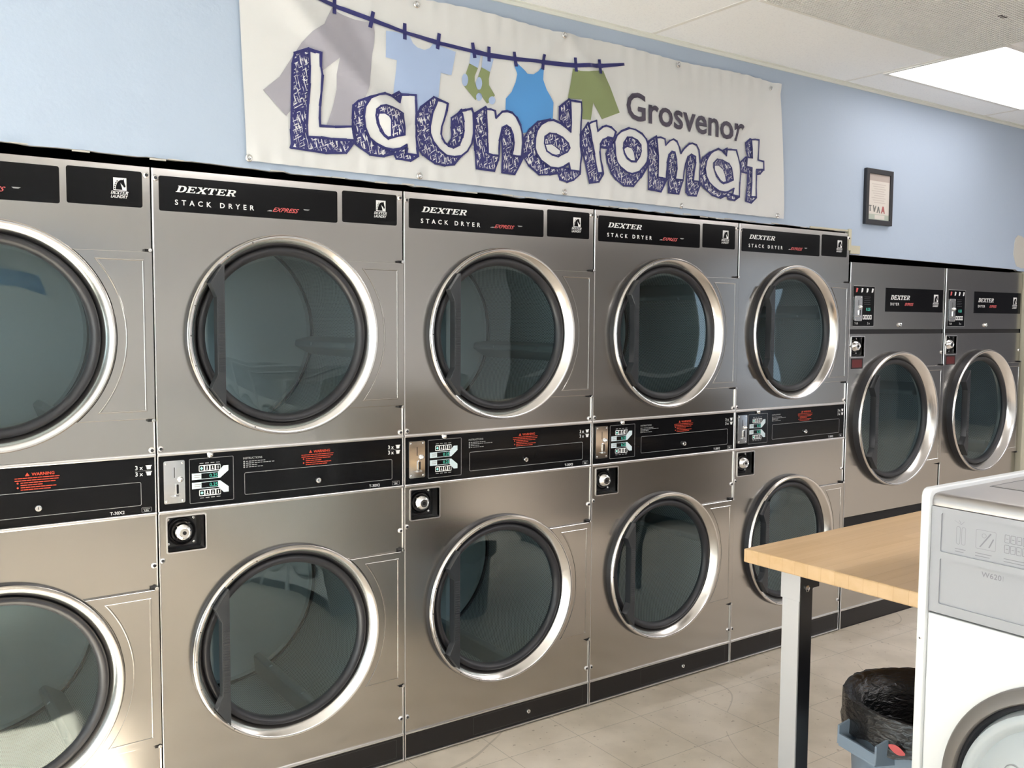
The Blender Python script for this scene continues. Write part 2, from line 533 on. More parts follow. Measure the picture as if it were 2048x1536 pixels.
# ------------------------------------------------------------------ banner artwork, in metres on the wall (x, z)
SHADE=[[(0.4258,2.322),(0.4711,2.343),(0.5093,2.337),(0.4743,2.275),(0.4724,2.078),(0.6242,2.083),(0.5935,2.042),(0.5262,2.035),(0.4116,2.038),(0.4154,2.049),(0.4122,2.091),(0.4169,2.185),(0.4192,2.289)],
 [(0.7282,2.244),(0.6717,2.223),(0.6362,2.208),(0.6196,2.192),(0.6172,2.152),(0.6148,2.112),(0.6266,2.074),(0.6754,2.045),(0.7252,2.045),(0.7621,2.058),(0.7713,2.042),(0.823,2.041),(0.8505,2.058),(0.8053,2.076),(0.7162,2.074),(0.6711,2.099),(0.6604,2.177)],
 [(0.7603,2.243),(0.7835,2.257),(0.7928,2.251),(0.7834,2.225)],
 [(0.9097,2.258),(0.9627,2.244),(0.9269,2.229),(0.9073,2.205),(0.8988,2.146),(0.9122,2.11),(0.9344,2.088),(0.9617,2.074),(0.9893,2.071),(1.02,2.078),(0.9894,2.045),(0.9543,2.038),(0.9147,2.041),(0.8685,2.064),(0.8469,2.086),(0.8386,2.129),(0.8386,2.17),(0.847,2.189),(0.8614,2.218)],
 [(1.019,2.231),(1.002,2.214),(0.979,2.198),(0.9791,2.166),(0.9816,2.146),(0.9792,2.128),(0.9667,2.11),(0.9842,2.099),(1.012,2.111),(1.03,2.151),(1.03,2.194)],
 [(1.12,2.254),(1.077,2.227),(1.072,2.164),(1.075,2.102),(1.08,2.041),(1.154,2.039),(1.172,2.079),(1.173,2.094),(1.131,2.1),(1.127,2.248)],
 [(1.207,2.205),(1.187,2.186),(1.184,2.16),(1.19,2.094),(1.19,2.037),(1.246,2.037),(1.28,2.096),(1.237,2.103),(1.239,2.146),(1.223,2.195)],
 [(1.399,2.247),(1.343,2.231),(1.306,2.2),(1.284,2.168),(1.281,2.135),(1.282,2.103),(1.307,2.073),(1.354,2.045),(1.401,2.05),(1.44,2.06),(1.449,2.037),(1.481,2.03),(1.512,2.04),(1.543,2.065),(1.542,2.076),(1.429,2.081),(1.364,2.103),(1.339,2.142),(1.347,2.203)],
 [(1.482,2.329),(1.439,2.295),(1.442,2.252),(1.461,2.237),(1.494,2.212),(1.501,2.248),(1.494,2.327)],
 [(1.576,2.256),(1.548,2.22),(1.543,2.181),(1.555,2.139),(1.57,2.098),(1.588,2.035),(1.634,2.044),(1.654,2.073),(1.631,2.079),(1.612,2.145),(1.591,2.23)],
 [(1.672,2.218),(1.702,2.214),(1.676,2.174),(1.638,2.174),(1.646,2.201)],
 [(1.711,2.207),(1.679,2.177),(1.667,2.151),(1.674,2.119),(1.695,2.081),(1.719,2.061),(1.756,2.04),(1.808,2.043),(1.847,2.08),(1.88,2.126),(1.885,2.142),(1.834,2.101),(1.8,2.09),(1.746,2.108),(1.718,2.146)],
 [(1.925,2.247),(1.881,2.221),(1.879,2.185),(1.885,2.117),(1.89,2.038),(1.959,2.034),(1.987,2.085),(1.943,2.093),(1.935,2.214)],
 [(2.01,2.198),(1.997,2.175),(1.992,2.128),(1.998,2.033),(2.057,2.033),(2.082,2.089),(2.046,2.091),(2.048,2.133),(2.036,2.19)],
 [(2.123,2.199),(2.103,2.178),(2.101,2.138),(2.1,2.044),(2.114,2.033),(2.161,2.034),(2.186,2.087),(2.177,2.095),(2.146,2.095),(2.154,2.167)],
 [(2.288,2.238),(2.236,2.218),(2.195,2.192),(2.175,2.164),(2.173,2.123),(2.179,2.088),(2.206,2.071),(2.256,2.044),(2.305,2.036),(2.341,2.051),(2.349,2.037),(2.392,2.033),(2.419,2.051),(2.33,2.064),(2.265,2.081),(2.233,2.105),(2.216,2.151),(2.233,2.201)],
 [(2.321,2.236),(2.344,2.247),(2.35,2.218)],
 [(2.483,2.301),(2.458,2.281),(2.459,2.249),(2.469,2.223),(2.453,2.22),(2.424,2.196),(2.425,2.157),(2.47,2.154),(2.469,2.114),(2.461,2.035),(2.497,2.031),(2.528,2.055),(2.499,2.059),(2.499,2.179),(2.467,2.183),(2.469,2.218),(2.501,2.223),(2.494,2.299)],
 [(2.52,2.176),(2.571,2.18),(2.549,2.159),(2.522,2.154)]]
FRONT=[([(0.4718,2.338),(0.4901,2.336),(0.5092,2.336),(0.5102,2.297),(0.5159,2.269),(0.5122,2.224),(0.5066,2.178),(0.505,2.138),(0.5061,2.115),(0.5582,2.118),(0.6155,2.126),(0.6181,2.106),(0.6242,2.083),(0.5925,2.082),(0.55,2.079),(0.5109,2.08),(0.4648,2.077),(0.4626,2.118),(0.467,2.18),(0.4726,2.237),(0.4744,2.291)],None,None),
 ([(0.6717,2.221),(0.7032,2.236),(0.7282,2.244),(0.7511,2.241),(0.7672,2.234),(0.7834,2.225),(0.7893,2.25),(0.8139,2.252),(0.8399,2.254),(0.8411,2.236),(0.8446,2.201),(0.8422,2.16),(0.841,2.119),(0.8445,2.082),(0.8481,2.06),(0.823,2.06),(0.8053,2.061),(0.8065,2.076),(0.8042,2.088),(0.7854,2.076),(0.7575,2.068),(0.7299,2.071),(0.698,2.082),(0.6734,2.097),(0.6601,2.126),(0.6548,2.165),(0.6571,2.193)],[(0.6951,2.188),(0.7076,2.199),(0.7258,2.205),(0.7509,2.202),(0.774,2.197),(0.7938,2.189),(0.7914,2.164),(0.7925,2.119),(0.7715,2.113),(0.7391,2.101),(0.7254,2.109),(0.7118,2.124),(0.7006,2.147),(0.695,2.17)],[(0.703,2.177),(0.7211,2.179),(0.7371,2.171),(0.7439,2.16),(0.7495,2.11),(0.7391,2.106),(0.7254,2.115),(0.7074,2.143),(0.7006,2.163)]),
 ([(0.9219,2.249),(0.9416,2.248),(0.9627,2.243),(0.959,2.221),(0.9491,2.19),(0.9393,2.164),(0.9368,2.14),(0.9418,2.126),(0.9517,2.113),(0.9667,2.104),(0.9842,2.1),(1.01,2.113),(1.022,2.14),(1.028,2.162),(1.027,2.193),(1.021,2.216),(1.014,2.226),(1.035,2.232),(1.06,2.24),(1.067,2.226),(1.069,2.188),(1.068,2.156),(1.061,2.123),(1.043,2.095),(1.017,2.075),(0.9893,2.069),(0.9592,2.071),(0.9295,2.087),(0.9074,2.11),(0.8951,2.135),(0.8939,2.166),(0.9024,2.205),(0.9146,2.231)],None,None),
 ([(1.122,2.247),(1.14,2.249),(1.159,2.246),(1.163,2.223),(1.176,2.235),(1.189,2.247),(1.21,2.252),(1.231,2.249),(1.249,2.234),(1.263,2.21),(1.274,2.177),(1.278,2.146),(1.276,2.124),(1.274,2.101),(1.253,2.1),(1.23,2.1),(1.234,2.12),(1.237,2.145),(1.231,2.172),(1.22,2.194),(1.207,2.201),(1.189,2.191),(1.182,2.169),(1.174,2.145),(1.172,2.117),(1.172,2.092),(1.146,2.091),(1.124,2.095),(1.125,2.129),(1.125,2.17),(1.122,2.212)],None,None),
 ([(1.488,2.326),(1.511,2.327),(1.542,2.327),(1.544,2.298),(1.541,2.253),(1.539,2.208),(1.54,2.164),(1.546,2.131),(1.542,2.103),(1.541,2.072),(1.515,2.074),(1.494,2.074),(1.488,2.098),(1.468,2.086),(1.44,2.075),(1.406,2.074),(1.381,2.087),(1.359,2.098),(1.342,2.116),(1.332,2.141),(1.333,2.174),(1.341,2.203),(1.357,2.224),(1.385,2.24),(1.413,2.246),(1.444,2.239),(1.47,2.227),(1.493,2.213),(1.495,2.248),(1.492,2.291)],[(1.375,2.159),(1.377,2.183),(1.399,2.197),(1.427,2.197),(1.456,2.188),(1.482,2.171),(1.49,2.154),(1.479,2.139),(1.456,2.128),(1.437,2.117),(1.411,2.12),(1.386,2.132)],[(1.377,2.155),(1.405,2.16),(1.428,2.151),(1.448,2.14),(1.445,2.126),(1.428,2.121),(1.409,2.123),(1.386,2.134)]),
 ([(1.579,2.253),(1.593,2.261),(1.616,2.269),(1.618,2.248),(1.622,2.231),(1.645,2.249),(1.663,2.256),(1.689,2.253),(1.712,2.239),(1.707,2.226),(1.699,2.212),(1.672,2.213),(1.649,2.202),(1.636,2.183),(1.634,2.154),(1.639,2.126),(1.648,2.099),(1.653,2.078),(1.625,2.074),(1.616,2.102),(1.607,2.145),(1.595,2.185),(1.585,2.229)],None,None),
 ([(1.708,2.18),(1.706,2.202),(1.716,2.225),(1.74,2.245),(1.779,2.261),(1.812,2.259),(1.847,2.247),(1.869,2.229),(1.879,2.208),(1.881,2.171),(1.877,2.144),(1.859,2.122),(1.834,2.099),(1.8,2.088),(1.77,2.093),(1.742,2.106),(1.721,2.126),(1.712,2.151)],[(1.75,2.182),(1.753,2.203),(1.77,2.225),(1.795,2.227),(1.822,2.219),(1.841,2.203),(1.843,2.181),(1.836,2.158),(1.818,2.137),(1.793,2.135),(1.772,2.144),(1.756,2.163)],[(1.753,2.18),(1.771,2.19),(1.792,2.187),(1.805,2.172),(1.812,2.148),(1.812,2.139),(1.793,2.138),(1.772,2.148),(1.758,2.165)]),
 ([(1.925,2.241),(1.947,2.245),(1.97,2.241),(1.975,2.218),(1.996,2.237),(2.018,2.246),(2.038,2.239),(2.052,2.217),(2.061,2.195),(2.082,2.218),(2.108,2.238),(2.128,2.242),(2.152,2.238),(2.166,2.22),(2.171,2.199),(2.176,2.169),(2.176,2.141),(2.175,2.092),(2.139,2.092),(2.142,2.13),(2.149,2.167),(2.147,2.19),(2.123,2.197),(2.103,2.185),(2.09,2.156),(2.083,2.125),(2.08,2.09),(2.039,2.088),(2.034,2.092),(2.041,2.132),(2.037,2.167),(2.026,2.194),(2.01,2.196),(1.994,2.181),(1.985,2.15),(1.984,2.115),(1.983,2.085),(1.961,2.087),(1.937,2.088),(1.936,2.134),(1.935,2.172),(1.929,2.213)],None,None),
 ([(2.24,2.216),(2.264,2.229),(2.288,2.237),(2.31,2.233),(2.343,2.217),(2.344,2.242),(2.371,2.245),(2.402,2.246),(2.41,2.219),(2.42,2.184),(2.424,2.147),(2.419,2.109),(2.418,2.085),(2.418,2.05),(2.388,2.053),(2.377,2.054),(2.384,2.082),(2.355,2.068),(2.33,2.061),(2.297,2.063),(2.261,2.079),(2.233,2.095),(2.216,2.12),(2.209,2.151),(2.215,2.18),(2.226,2.2)],[(2.259,2.158),(2.26,2.177),(2.283,2.195),(2.322,2.195),(2.358,2.185),(2.37,2.169),(2.38,2.118),(2.346,2.105),(2.321,2.097),(2.3,2.104),(2.278,2.123)],[(2.264,2.168),(2.294,2.171),(2.319,2.159),(2.331,2.136),(2.337,2.107),(2.321,2.102),(2.303,2.109),(2.281,2.129),(2.266,2.149)]),
 ([(2.487,2.298),(2.51,2.302),(2.533,2.301),(2.532,2.257),(2.53,2.216),(2.566,2.213),(2.569,2.178),(2.522,2.174),(2.523,2.131),(2.523,2.093),(2.526,2.057),(2.492,2.056),(2.494,2.116),(2.493,2.178),(2.459,2.18),(2.462,2.22),(2.494,2.222),(2.492,2.26)],None,None)]
CLOTHES=[('grey',[(0.5522,2.484),(0.5223,2.426),(0.4819,2.396),(0.4487,2.357),(0.424,2.318),(0.3779,2.245),(0.3263,2.199),(0.3979,2.132),(0.4197,2.159),(0.4638,2.228),(0.5183,2.286),(0.5695,2.33),(0.5634,2.281),(0.5645,2.235),(0.5499,2.176),(0.5296,2.119),(0.6187,2.13),(0.6248,2.178),(0.6574,2.222),(0.6724,2.264),(0.6846,2.318),(0.6954,2.399),(0.697,2.431),(0.6927,2.459),(0.6323,2.461),(0.589,2.469),(0.5634,2.477)]),
 ('pale',[(0.7369,2.445),(0.7712,2.447),(0.8224,2.443),(0.8342,2.421),(0.8508,2.41),(0.877,2.407),(0.8963,2.416),(0.9084,2.432),(0.9328,2.43),(0.9973,2.42),(0.98,2.34),(0.9378,2.342),(0.9293,2.261),(0.9085,2.199),(0.8363,2.19),(0.7626,2.236),(0.7745,2.357),(0.7354,2.361)]),
 ('olive',[(1.052,2.391),(1.087,2.381),(1.074,2.352),(1.074,2.333),(1.085,2.309),(1.095,2.297),(1.079,2.272),(1.033,2.31),(1.023,2.325),(1.036,2.352)]),
 ('pale',[(1.056,2.428),(1.097,2.424),(1.087,2.381),(1.052,2.391)]),
 ('pale',[(1.047,2.335),(1.046,2.327),(1.043,2.32),(1.039,2.314),(1.034,2.312),(1.029,2.313),(1.025,2.317),(1.022,2.323),(1.022,2.331),(1.022,2.34),(1.025,2.347),(1.029,2.352),(1.034,2.354),(1.039,2.353),(1.043,2.349),(1.046,2.343)]),
 ('pale',[(1.106,2.287),(1.105,2.282),(1.102,2.277),(1.098,2.274),(1.093,2.272),(1.088,2.272),(1.084,2.275),(1.081,2.279),(1.08,2.283),(1.081,2.289),(1.084,2.293),(1.088,2.297),(1.093,2.299),(1.098,2.298),(1.102,2.296),(1.105,2.292)]),
 ('olive',[(1.102,2.386),(1.138,2.376),(1.133,2.352),(1.134,2.331),(1.16,2.3),(1.137,2.273),(1.127,2.267),(1.095,2.3),(1.079,2.323),(1.089,2.354)]),
 ('pale',[(1.107,2.425),(1.152,2.422),(1.138,2.376),(1.102,2.386)]),
 ('pale',[(1.105,2.332),(1.104,2.324),(1.101,2.316),(1.097,2.311),(1.092,2.309),(1.087,2.31),(1.083,2.314),(1.08,2.32),(1.079,2.328),(1.08,2.337),(1.083,2.344),(1.087,2.349),(1.092,2.352),(1.097,2.351),(1.101,2.347),(1.104,2.34)]),
 ('pale',[(1.162,2.283),(1.161,2.277),(1.158,2.273),(1.153,2.269),(1.148,2.267),(1.142,2.268),(1.138,2.27),(1.135,2.274),(1.133,2.279),(1.134,2.284),(1.137,2.289),(1.142,2.293),(1.148,2.295),(1.153,2.295),(1.158,2.292),(1.161,2.288)]),
 ('blue',[(1.239,2.421),(1.253,2.424),(1.273,2.406),(1.296,2.394),(1.325,2.397),(1.346,2.411),(1.36,2.427),(1.371,2.426),(1.368,2.384),(1.382,2.349),(1.411,2.308),(1.412,2.249),(1.357,2.228),(1.298,2.189),(1.275,2.183),(1.263,2.219),(1.24,2.244),(1.206,2.255),(1.207,2.296),(1.231,2.322),(1.246,2.357),(1.249,2.384)]),
 ('olive',[(1.5,2.444),(1.537,2.44),(1.575,2.444),(1.633,2.458),(1.652,2.461),(1.686,2.407),(1.735,2.315),(1.646,2.279),(1.603,2.335),(1.591,2.269),(1.549,2.267),(1.548,2.339),(1.478,2.332)])]
LINE=[(0.5073,2.5),(0.5601,2.491),(0.685,2.47),(0.8054,2.451),(0.9296,2.438),(1.072,2.433),(1.134,2.432),(1.24,2.437),(1.363,2.445),(1.51,2.456),(1.643,2.477),(1.753,2.5)]
PEGS=[[(0.562,2.511),(0.56,2.47)],[(0.6904,2.491),(0.6814,2.449)],[(0.8036,2.475),(0.8035,2.433)],[(0.9315,2.465),(0.9258,2.422)],[(1.064,2.457),(1.072,2.417)],[(1.131,2.455),(1.132,2.415)],[(1.239,2.456),(1.246,2.416)],[(1.367,2.467),(1.365,2.424)],[(1.512,2.48),(1.515,2.439)],[(1.632,2.494),(1.638,2.452)]]
GROMMETS=[(0.8481,2.548),(1.455,2.554),(2.046,2.545),(2.613,2.532),(0.2831,1.995),(0.8571,1.994),(1.472,1.992),(2.084,1.988),(2.682,1.989)]

# ------------------------------------------------------------------ the room
XL, XR, YF, YB, HC = -3.6, 12.6, -5.6, 1.35, 2.64
rng = anim_free(4)
m = MB().box(XL - 0.2, XR + 0.2, YF - 0.2, YB + 0.1, -0.1, 0, floorm)
struct(m.build('floor'))
m = MB().box(XL - 0.2, XR + 0.2, YF - 0.2, YB + 0.1, HC, HC + 0.1, ceilm)
for x in (0.68, 1.90, 4.36, 5.58, 6.8, 8.02, 9.24, 10.46, 11.68, -0.54, -1.76, -2.98):
    m.box(x - 0.010, x + 0.010, YF, -0.01, HC - 0.0015, HC + 0.01, tbar)
m.box(3.12, 3.14, YF, -0.01, HC - 0.0015, HC + 0.01, tbar)
for y in (-1.14, -1.75, -2.36, -2.97, -3.58, -4.19, -4.8, -5.4):
    m.box(XL, XR, y - 0.010, y + 0.010, HC - 0.0015, HC + 0.01, tbar)
m.box(XL, 3.12, -0.525, -0.507, HC - 0.0015, HC + 0.01, tbar)
m.box(4.36, XR, -0.525, -0.507, HC - 0.0015, HC + 0.01, tbar)
ceil = struct(m.build('ceiling'))

# the blue wall the dryers are set into: its lower edge is roughly cut above them
pts = [(XR, HC), (XL, HC), (XL, 0), (-0.806, 0), (-0.806, 1.966)]
x = -0.78
while x < 3.18:
    pts.append((x, 1.972 - 0.006 * (x + 0.8) + rng.uniform(-0.003, 0.003)))
    x += rng.uniform(0.02, 0.09)
pts += [(3.226, 1.948), (3.228, 1.842), (4.80, 1.826), (4.82, 1.818), (4.895, 1.818), (4.895, 0), (XR, 0)]
m = MB().prism([pts], 0.006, 0.022, wallm, back=True, ms=plaster)
struct(m.build('wall_back'))
# the thin bare edge of the cut board
m = MB()
xs_ = [-0.8 + i * 0.05 for i in range(80)]
for k in range(len(xs_) - 1):
    a, b = xs_[k], xs_[k + 1] - 0.006
    if rng.random() < 0.5:
        za = 1.972 - 0.006 * (a + 0.8) + rng.uniform(-0.004, 0.002)
        m.box(a, b, 0.001, 0.006, za - 0.001, za + rng.uniform(0.001, 0.004), plaster)
struct(m.build('trim_1'))
m = MB()
m.box(2.92, 3.215, 0.0, 0.02, 1.949, 1.958, cream)
m.box(3.205, 3.226, -0.004, 0.02, 1.86, 1.962, cream)
m.box(3.226, 3.30, -0.002, 0.02, 1.846, 1.885, cream)
struct(m.build('trim_2', bevel=0.002))
m = MB().box(4.885, 4.96, -0.03, 0.10, 0, 1.815, cream)
struct(m.build('trim_3', bevel=0.003))
# patch of bare plaster right of the last dryer
cx, cz = 4.93, 1.93
pp = [(cx + (0.17 + 0.035 * noise.noise(Vector((math.cos(t) * 1.5, math.sin(t) * 1.5, 3)))) * math.cos(t) * 1.0, cz + (0.11 + 0.05 * noise.noise(Vector((math.cos(t) * 2, math.sin(t) * 2, 7)))) * math.sin(t)) for t in [i * PI / 16 for i in range(32)]]
m = MB().prism([pp], 0.004, 0.007, plaster)
struct(m.build('trim_4'))
# metal angle where wall and ceiling meet
m = MB().box(XL, XR, -0.014, 0.006, HC - 0.003, HC + 0.0, ledge).box(XL, XR, -0.0005, 0.006, HC - 0.015, HC, ledge)
struct(m.build('trim_5'))
struct(MB().box(XL - 0.2, XR + 0.2, YB, YB + 0.1, 0, HC, dark).build('wall_rear'))
DXA, DXB = 8.85, 9.58  # unseen glass opening added for the bright streak on the last tall dryer
struct(MB().prism([[(XL - 0.2, HC), (XL - 0.2, 0), (DXA, 0), (DXA, 2.42), (DXB, 2.42), (DXB, 0), (XR + 0.2, 0), (XR + 0.2, HC)]], YF, YF - 0.15, roomw, back=True).build('wall_front'))
struct(MB().box(5.2, DXA - 0.12, YF, YF + 0.02, 0, HC - 0.001, reflbrown).build('reflection_slab'))  # unseen dark slab added to darken what the dryer steel reflects
dr = struct(MB().prism([rect(DXA + 0.002, DXB - 0.002, 0.004, 2.417), rect(DXA + 0.06, DXB - 0.06, 0.10, 2.36)], YF - 0.05, YF - 0.10, frame_w, back=True).build('streak_door'))
MB().box(DXA + 0.06, DXB - 0.06, YF - 0.078, YF - 0.072, 0.10, 2.36, tinted).build('pane', dr)
struct(MB().box(XR, XR + 0.15, YF, YB, 0, HC, backw).build('wall_right'))
# left wall with the shop windows (loops in the plane of the wall)
T = Matrix(((0, 1, 0, XL), (1, 0, 0, 0), (0, 0, 1, 0), (0, 0, 0, 1)))
m = MB().prism([rect(YF, YB, 0, HC)] + [rect(a, b, WZ0, WZ1) for a, b in WINY], 0.0, -0.16, roomw, T=T, back=True)
struct(m.build('wall_left'))
for k, (a, b) in enumerate(WINY):
    f = MB().prism([rect(a, b, WZ0, WZ1), rect(a + 0.05, b - 0.05, WZ0 + 0.05, WZ1 - 0.05)], -0.05, -0.10, frame_w, T=T, back=True)
    w = struct(f.build('window_%d' % (k + 1)))
    g = MB().box(XL - 0.078, XL - 0.072, a + 0.05, b - 0.05, WZ0 + 0.05, WZ1 - 0.05, pane)
    g.build('pane', w)
struct(MB().box(-6.6, XL - 0.18, YF - 0.6, -1.38, 2.42, 2.5, conc).build('sun_blocker'))  # unseen slab added outside to keep sun off the farther windows
struct(MB().box(-14, XL - 0.2, -14, 8, -0.12, -0.02, conc).build('ground'))

# ------------------------------------------------------------------ ceiling light panel and eggcrate return grille
t = thing('ceiling_light', 'lit white fluorescent panel set in the ceiling at upper right', 'ceiling light', (3.75, -0.478, HC))
m = MB()
m.box(-0.61, 0.61, -0.28, -0.262, -0.006, -0.0005, tbar).box(-0.61, 0.61, 0.262, 0.28, -0.006, -0.0005, tbar)
m.box(-0.61, -0.592, -0.262, 0.262, -0.006, -0.0005, tbar).box(0.592, 0.61, -0.262, 0.262, -0.006, -0.0005, tbar)
m.build('frame', t)
MB().box(-0.592, 0.592, -0.262, 0.262, -0.004, -0.0005, diff).build('diffuser', t)
t = thing('ceiling_grille', 'grey eggcrate return air grille in the ceiling beside the light panel', 'vent', (2.52, -0.83, HC))
m = MB()
m.box(-0.605, 0.605, -0.31, -0.295, -0.010, -0.0005, tbar).box(-0.605, 0.605, 0.295, 0.31, -0.010, -0.0005, tbar)
m.box(-0.605, -0.59, -0.295, 0.295, -0.010, -0.0005, tbar).box(0.59, 0.605, -0.295, 0.295, -0.010, -0.0005, tbar)
m.build('frame', t)
m = MB()
for i in range(93):
    x = -0.59 + 1.18 * i / 92
    m.box(x - 0.0018, x + 0.0018, -0.295, 0.295, -0.0115, -0.002, tbar)
for i in range(47):
    y = -0.295 + 0.59 * i / 46
    m.box(-0.59, 0.59, y - 0.0018, y + 0.0018, -0.0115, -0.002, tbar)
m.build('eggcrate', t)
MB().box(-0.59, 0.59, -0.295, 0.295, -0.0018, -0.0006, rubber).build('backing', t)
m = MB()
for k in range(3):
    m.box(0.215 + 0.016 * k, 0.220 + 0.016 * k, -0.115, -0.098, -0.0130, -0.0110, blackm)
m.build('latch', t)

# ------------------------------------------------------------------ stack dryers
H = 1.94
UZ, LZ, DX, RO = 1.468, 0.508, 0.392, 0.305


def slab(body, x, z, h, w, y, m, mb, shear=0.32):
    """heavy slab-serif italic capitals, drawn as polygons; w is the full width of the word"""
    G = {
        'D': [[(0, 0), (.55, 0), (.78, .08), (.92, .28), (.95, .5), (.92, .72), (.78, .92), (.55, 1), (0, 1), (0, .9), (.1, .9), (.1, .1), (0, .1)],
              [(.34, .12), (.34, .88), (.5, .88), (.64, .78), (.7, .5), (.64, .22), (.5, .12)]],
        'E': [[(0, 0), (.88, 0), (.88, .3), (.78, .3), (.74, .12), (.34, .12), (.34, .45), (.55, .45), (.57, .36), (.65, .36), (.65, .66), (.57, .66), (.55, .57), (.34, .57), (.34, .88), (.72, .88), (.76, .72), (.86, .72), (.86, 1), (0, 1), (0, .9), (.1, .9), (.1, .1), (0, .1)]],
        'X': [[(-.03, 0), (.34, 0), (.34, .1), (.26, .1), (.45, .36), (.64, .1), (.56, .1), (.56, 0), (1.0, 0), (1.0, .1), (.93, .1), (.6, .52), (.88, .9), (.95, .9), (.95, 1), (.6, 1), (.6, .9), (.67, .9), (.49, .64), (.32, .9), (.4, .9), (.4, 1), (-.03, 1), (-.03, .9), (.06, .9), (.35, .49), (.05, .1), (-.03, .1)]],
        'T': [[(.22, 0), (.7, 0), (.7, .1), (.58, .1), (.58, .88), (.76, .88), (.82, .66), (.92, .66), (.9, 1), (.02, 1), (0, .66), (.1, .66), (.16, .88), (.34, .88), (.34, .1), (.22, .1)]],
        'R': [[(0, 0), (.45, 0), (.45, .1), (.34, .1), (.34, .42), (.48, .42), (.7, 0), (1.0, 0), (1.0, .1), (.9, .1), (.7, .46), (.86, .55), (.9, .73), (.85, .9), (.68, 1), (0, 1), (0, .9), (.1, .9), (.1, .1), (0, .1)],
              [(.34, .54), (.34, .88), (.55, .88), (.64, .82), (.66, .7), (.62, .58), (.52, .54)]],
    }
    n = len(body)
    k = w / (n * 1.02 + 0.0)
    for i, ch in enumerate(body):
        lps = [[(x + (i * 1.02 + a) * k + b * h * shear, z + b * h) for a, b in lp] for lp in G[ch]]
        mb.poly(lps, y, m)
    return mb


def emblem(mb, x, z, s, y):
    """white square with a dark horse head, lettering below; x, z is the lower left corner of the square"""
    q = lambda lp: [(x + a * s, z + b * s) for a, b in lp]
    neck = [(.16, .05), (.20, .34), (.28, .58), (.42, .76), (.58, .84), (.72, .84), (.80, .92), (.82, .76), (.86, .56), (.93, .36), (.90, .27), (.80, .26), (.72, .40), (.60, .52), (.55, .62), (.58, .44), (.64, .26), (.68, .05)]
    mb.poly([rect(x, x + s, z, z + s)], y, white)
    mb.poly([q(neck)], y - 0.0003, black)
    for k, (a, b) in enumerate(((.04, .08), (.05, .24), (.09, .40), (.15, .55), (.24, .69))):
        mb.poly([q([(a, b), (a + .09, b), (a + .10, b + .10), (a + .03, b + .10)])], y - 0.0003, black)
    slab('DEXTER', x - 0.22 * s, z - 0.30 * s, 0.24 * s, 1.32 * s, y, white, mb, 0.3)
    mb.text('LAUNDRY', x - 0.22 * s, z - 0.60 * s, 0.34 * s, y, white, shear=0.3, sx=0.80, fat=0.02)


def lock(cx, cz, y, r, parent, name='lock'):
    m = MB()
    m.lathe([(r, y), (r, y - r * 0.7), (r * 0.85, y - r * 1.0), (r * 0.55, y - r * 1.05), (r * 0.5, y - r * 0.9), (0.0005, y - r * 0.9)], chrome, 20, Matrix.Translation((cx, 0, cz)))
    m.box(cx - r * 0.08, cx + r * 0.08, y - r * 1.0, y - r * 0.92, cz - r * 0.35, cz + r * 0.35, blackm)
    return m.build(name, parent, smooth=40)


def screw(cx, cz, y, parent, r=0.0088):
    m = MB().dome(cx, cz, y, r, r * 0.7, trimsteel)
    m.lathe([(r * 0.55, y - r * 0.72), (0.0003, y - r * 0.73)], rubber, 8, Matrix.Translation((cx, 0, cz)))
    return m.build('screw', parent, smooth=50)


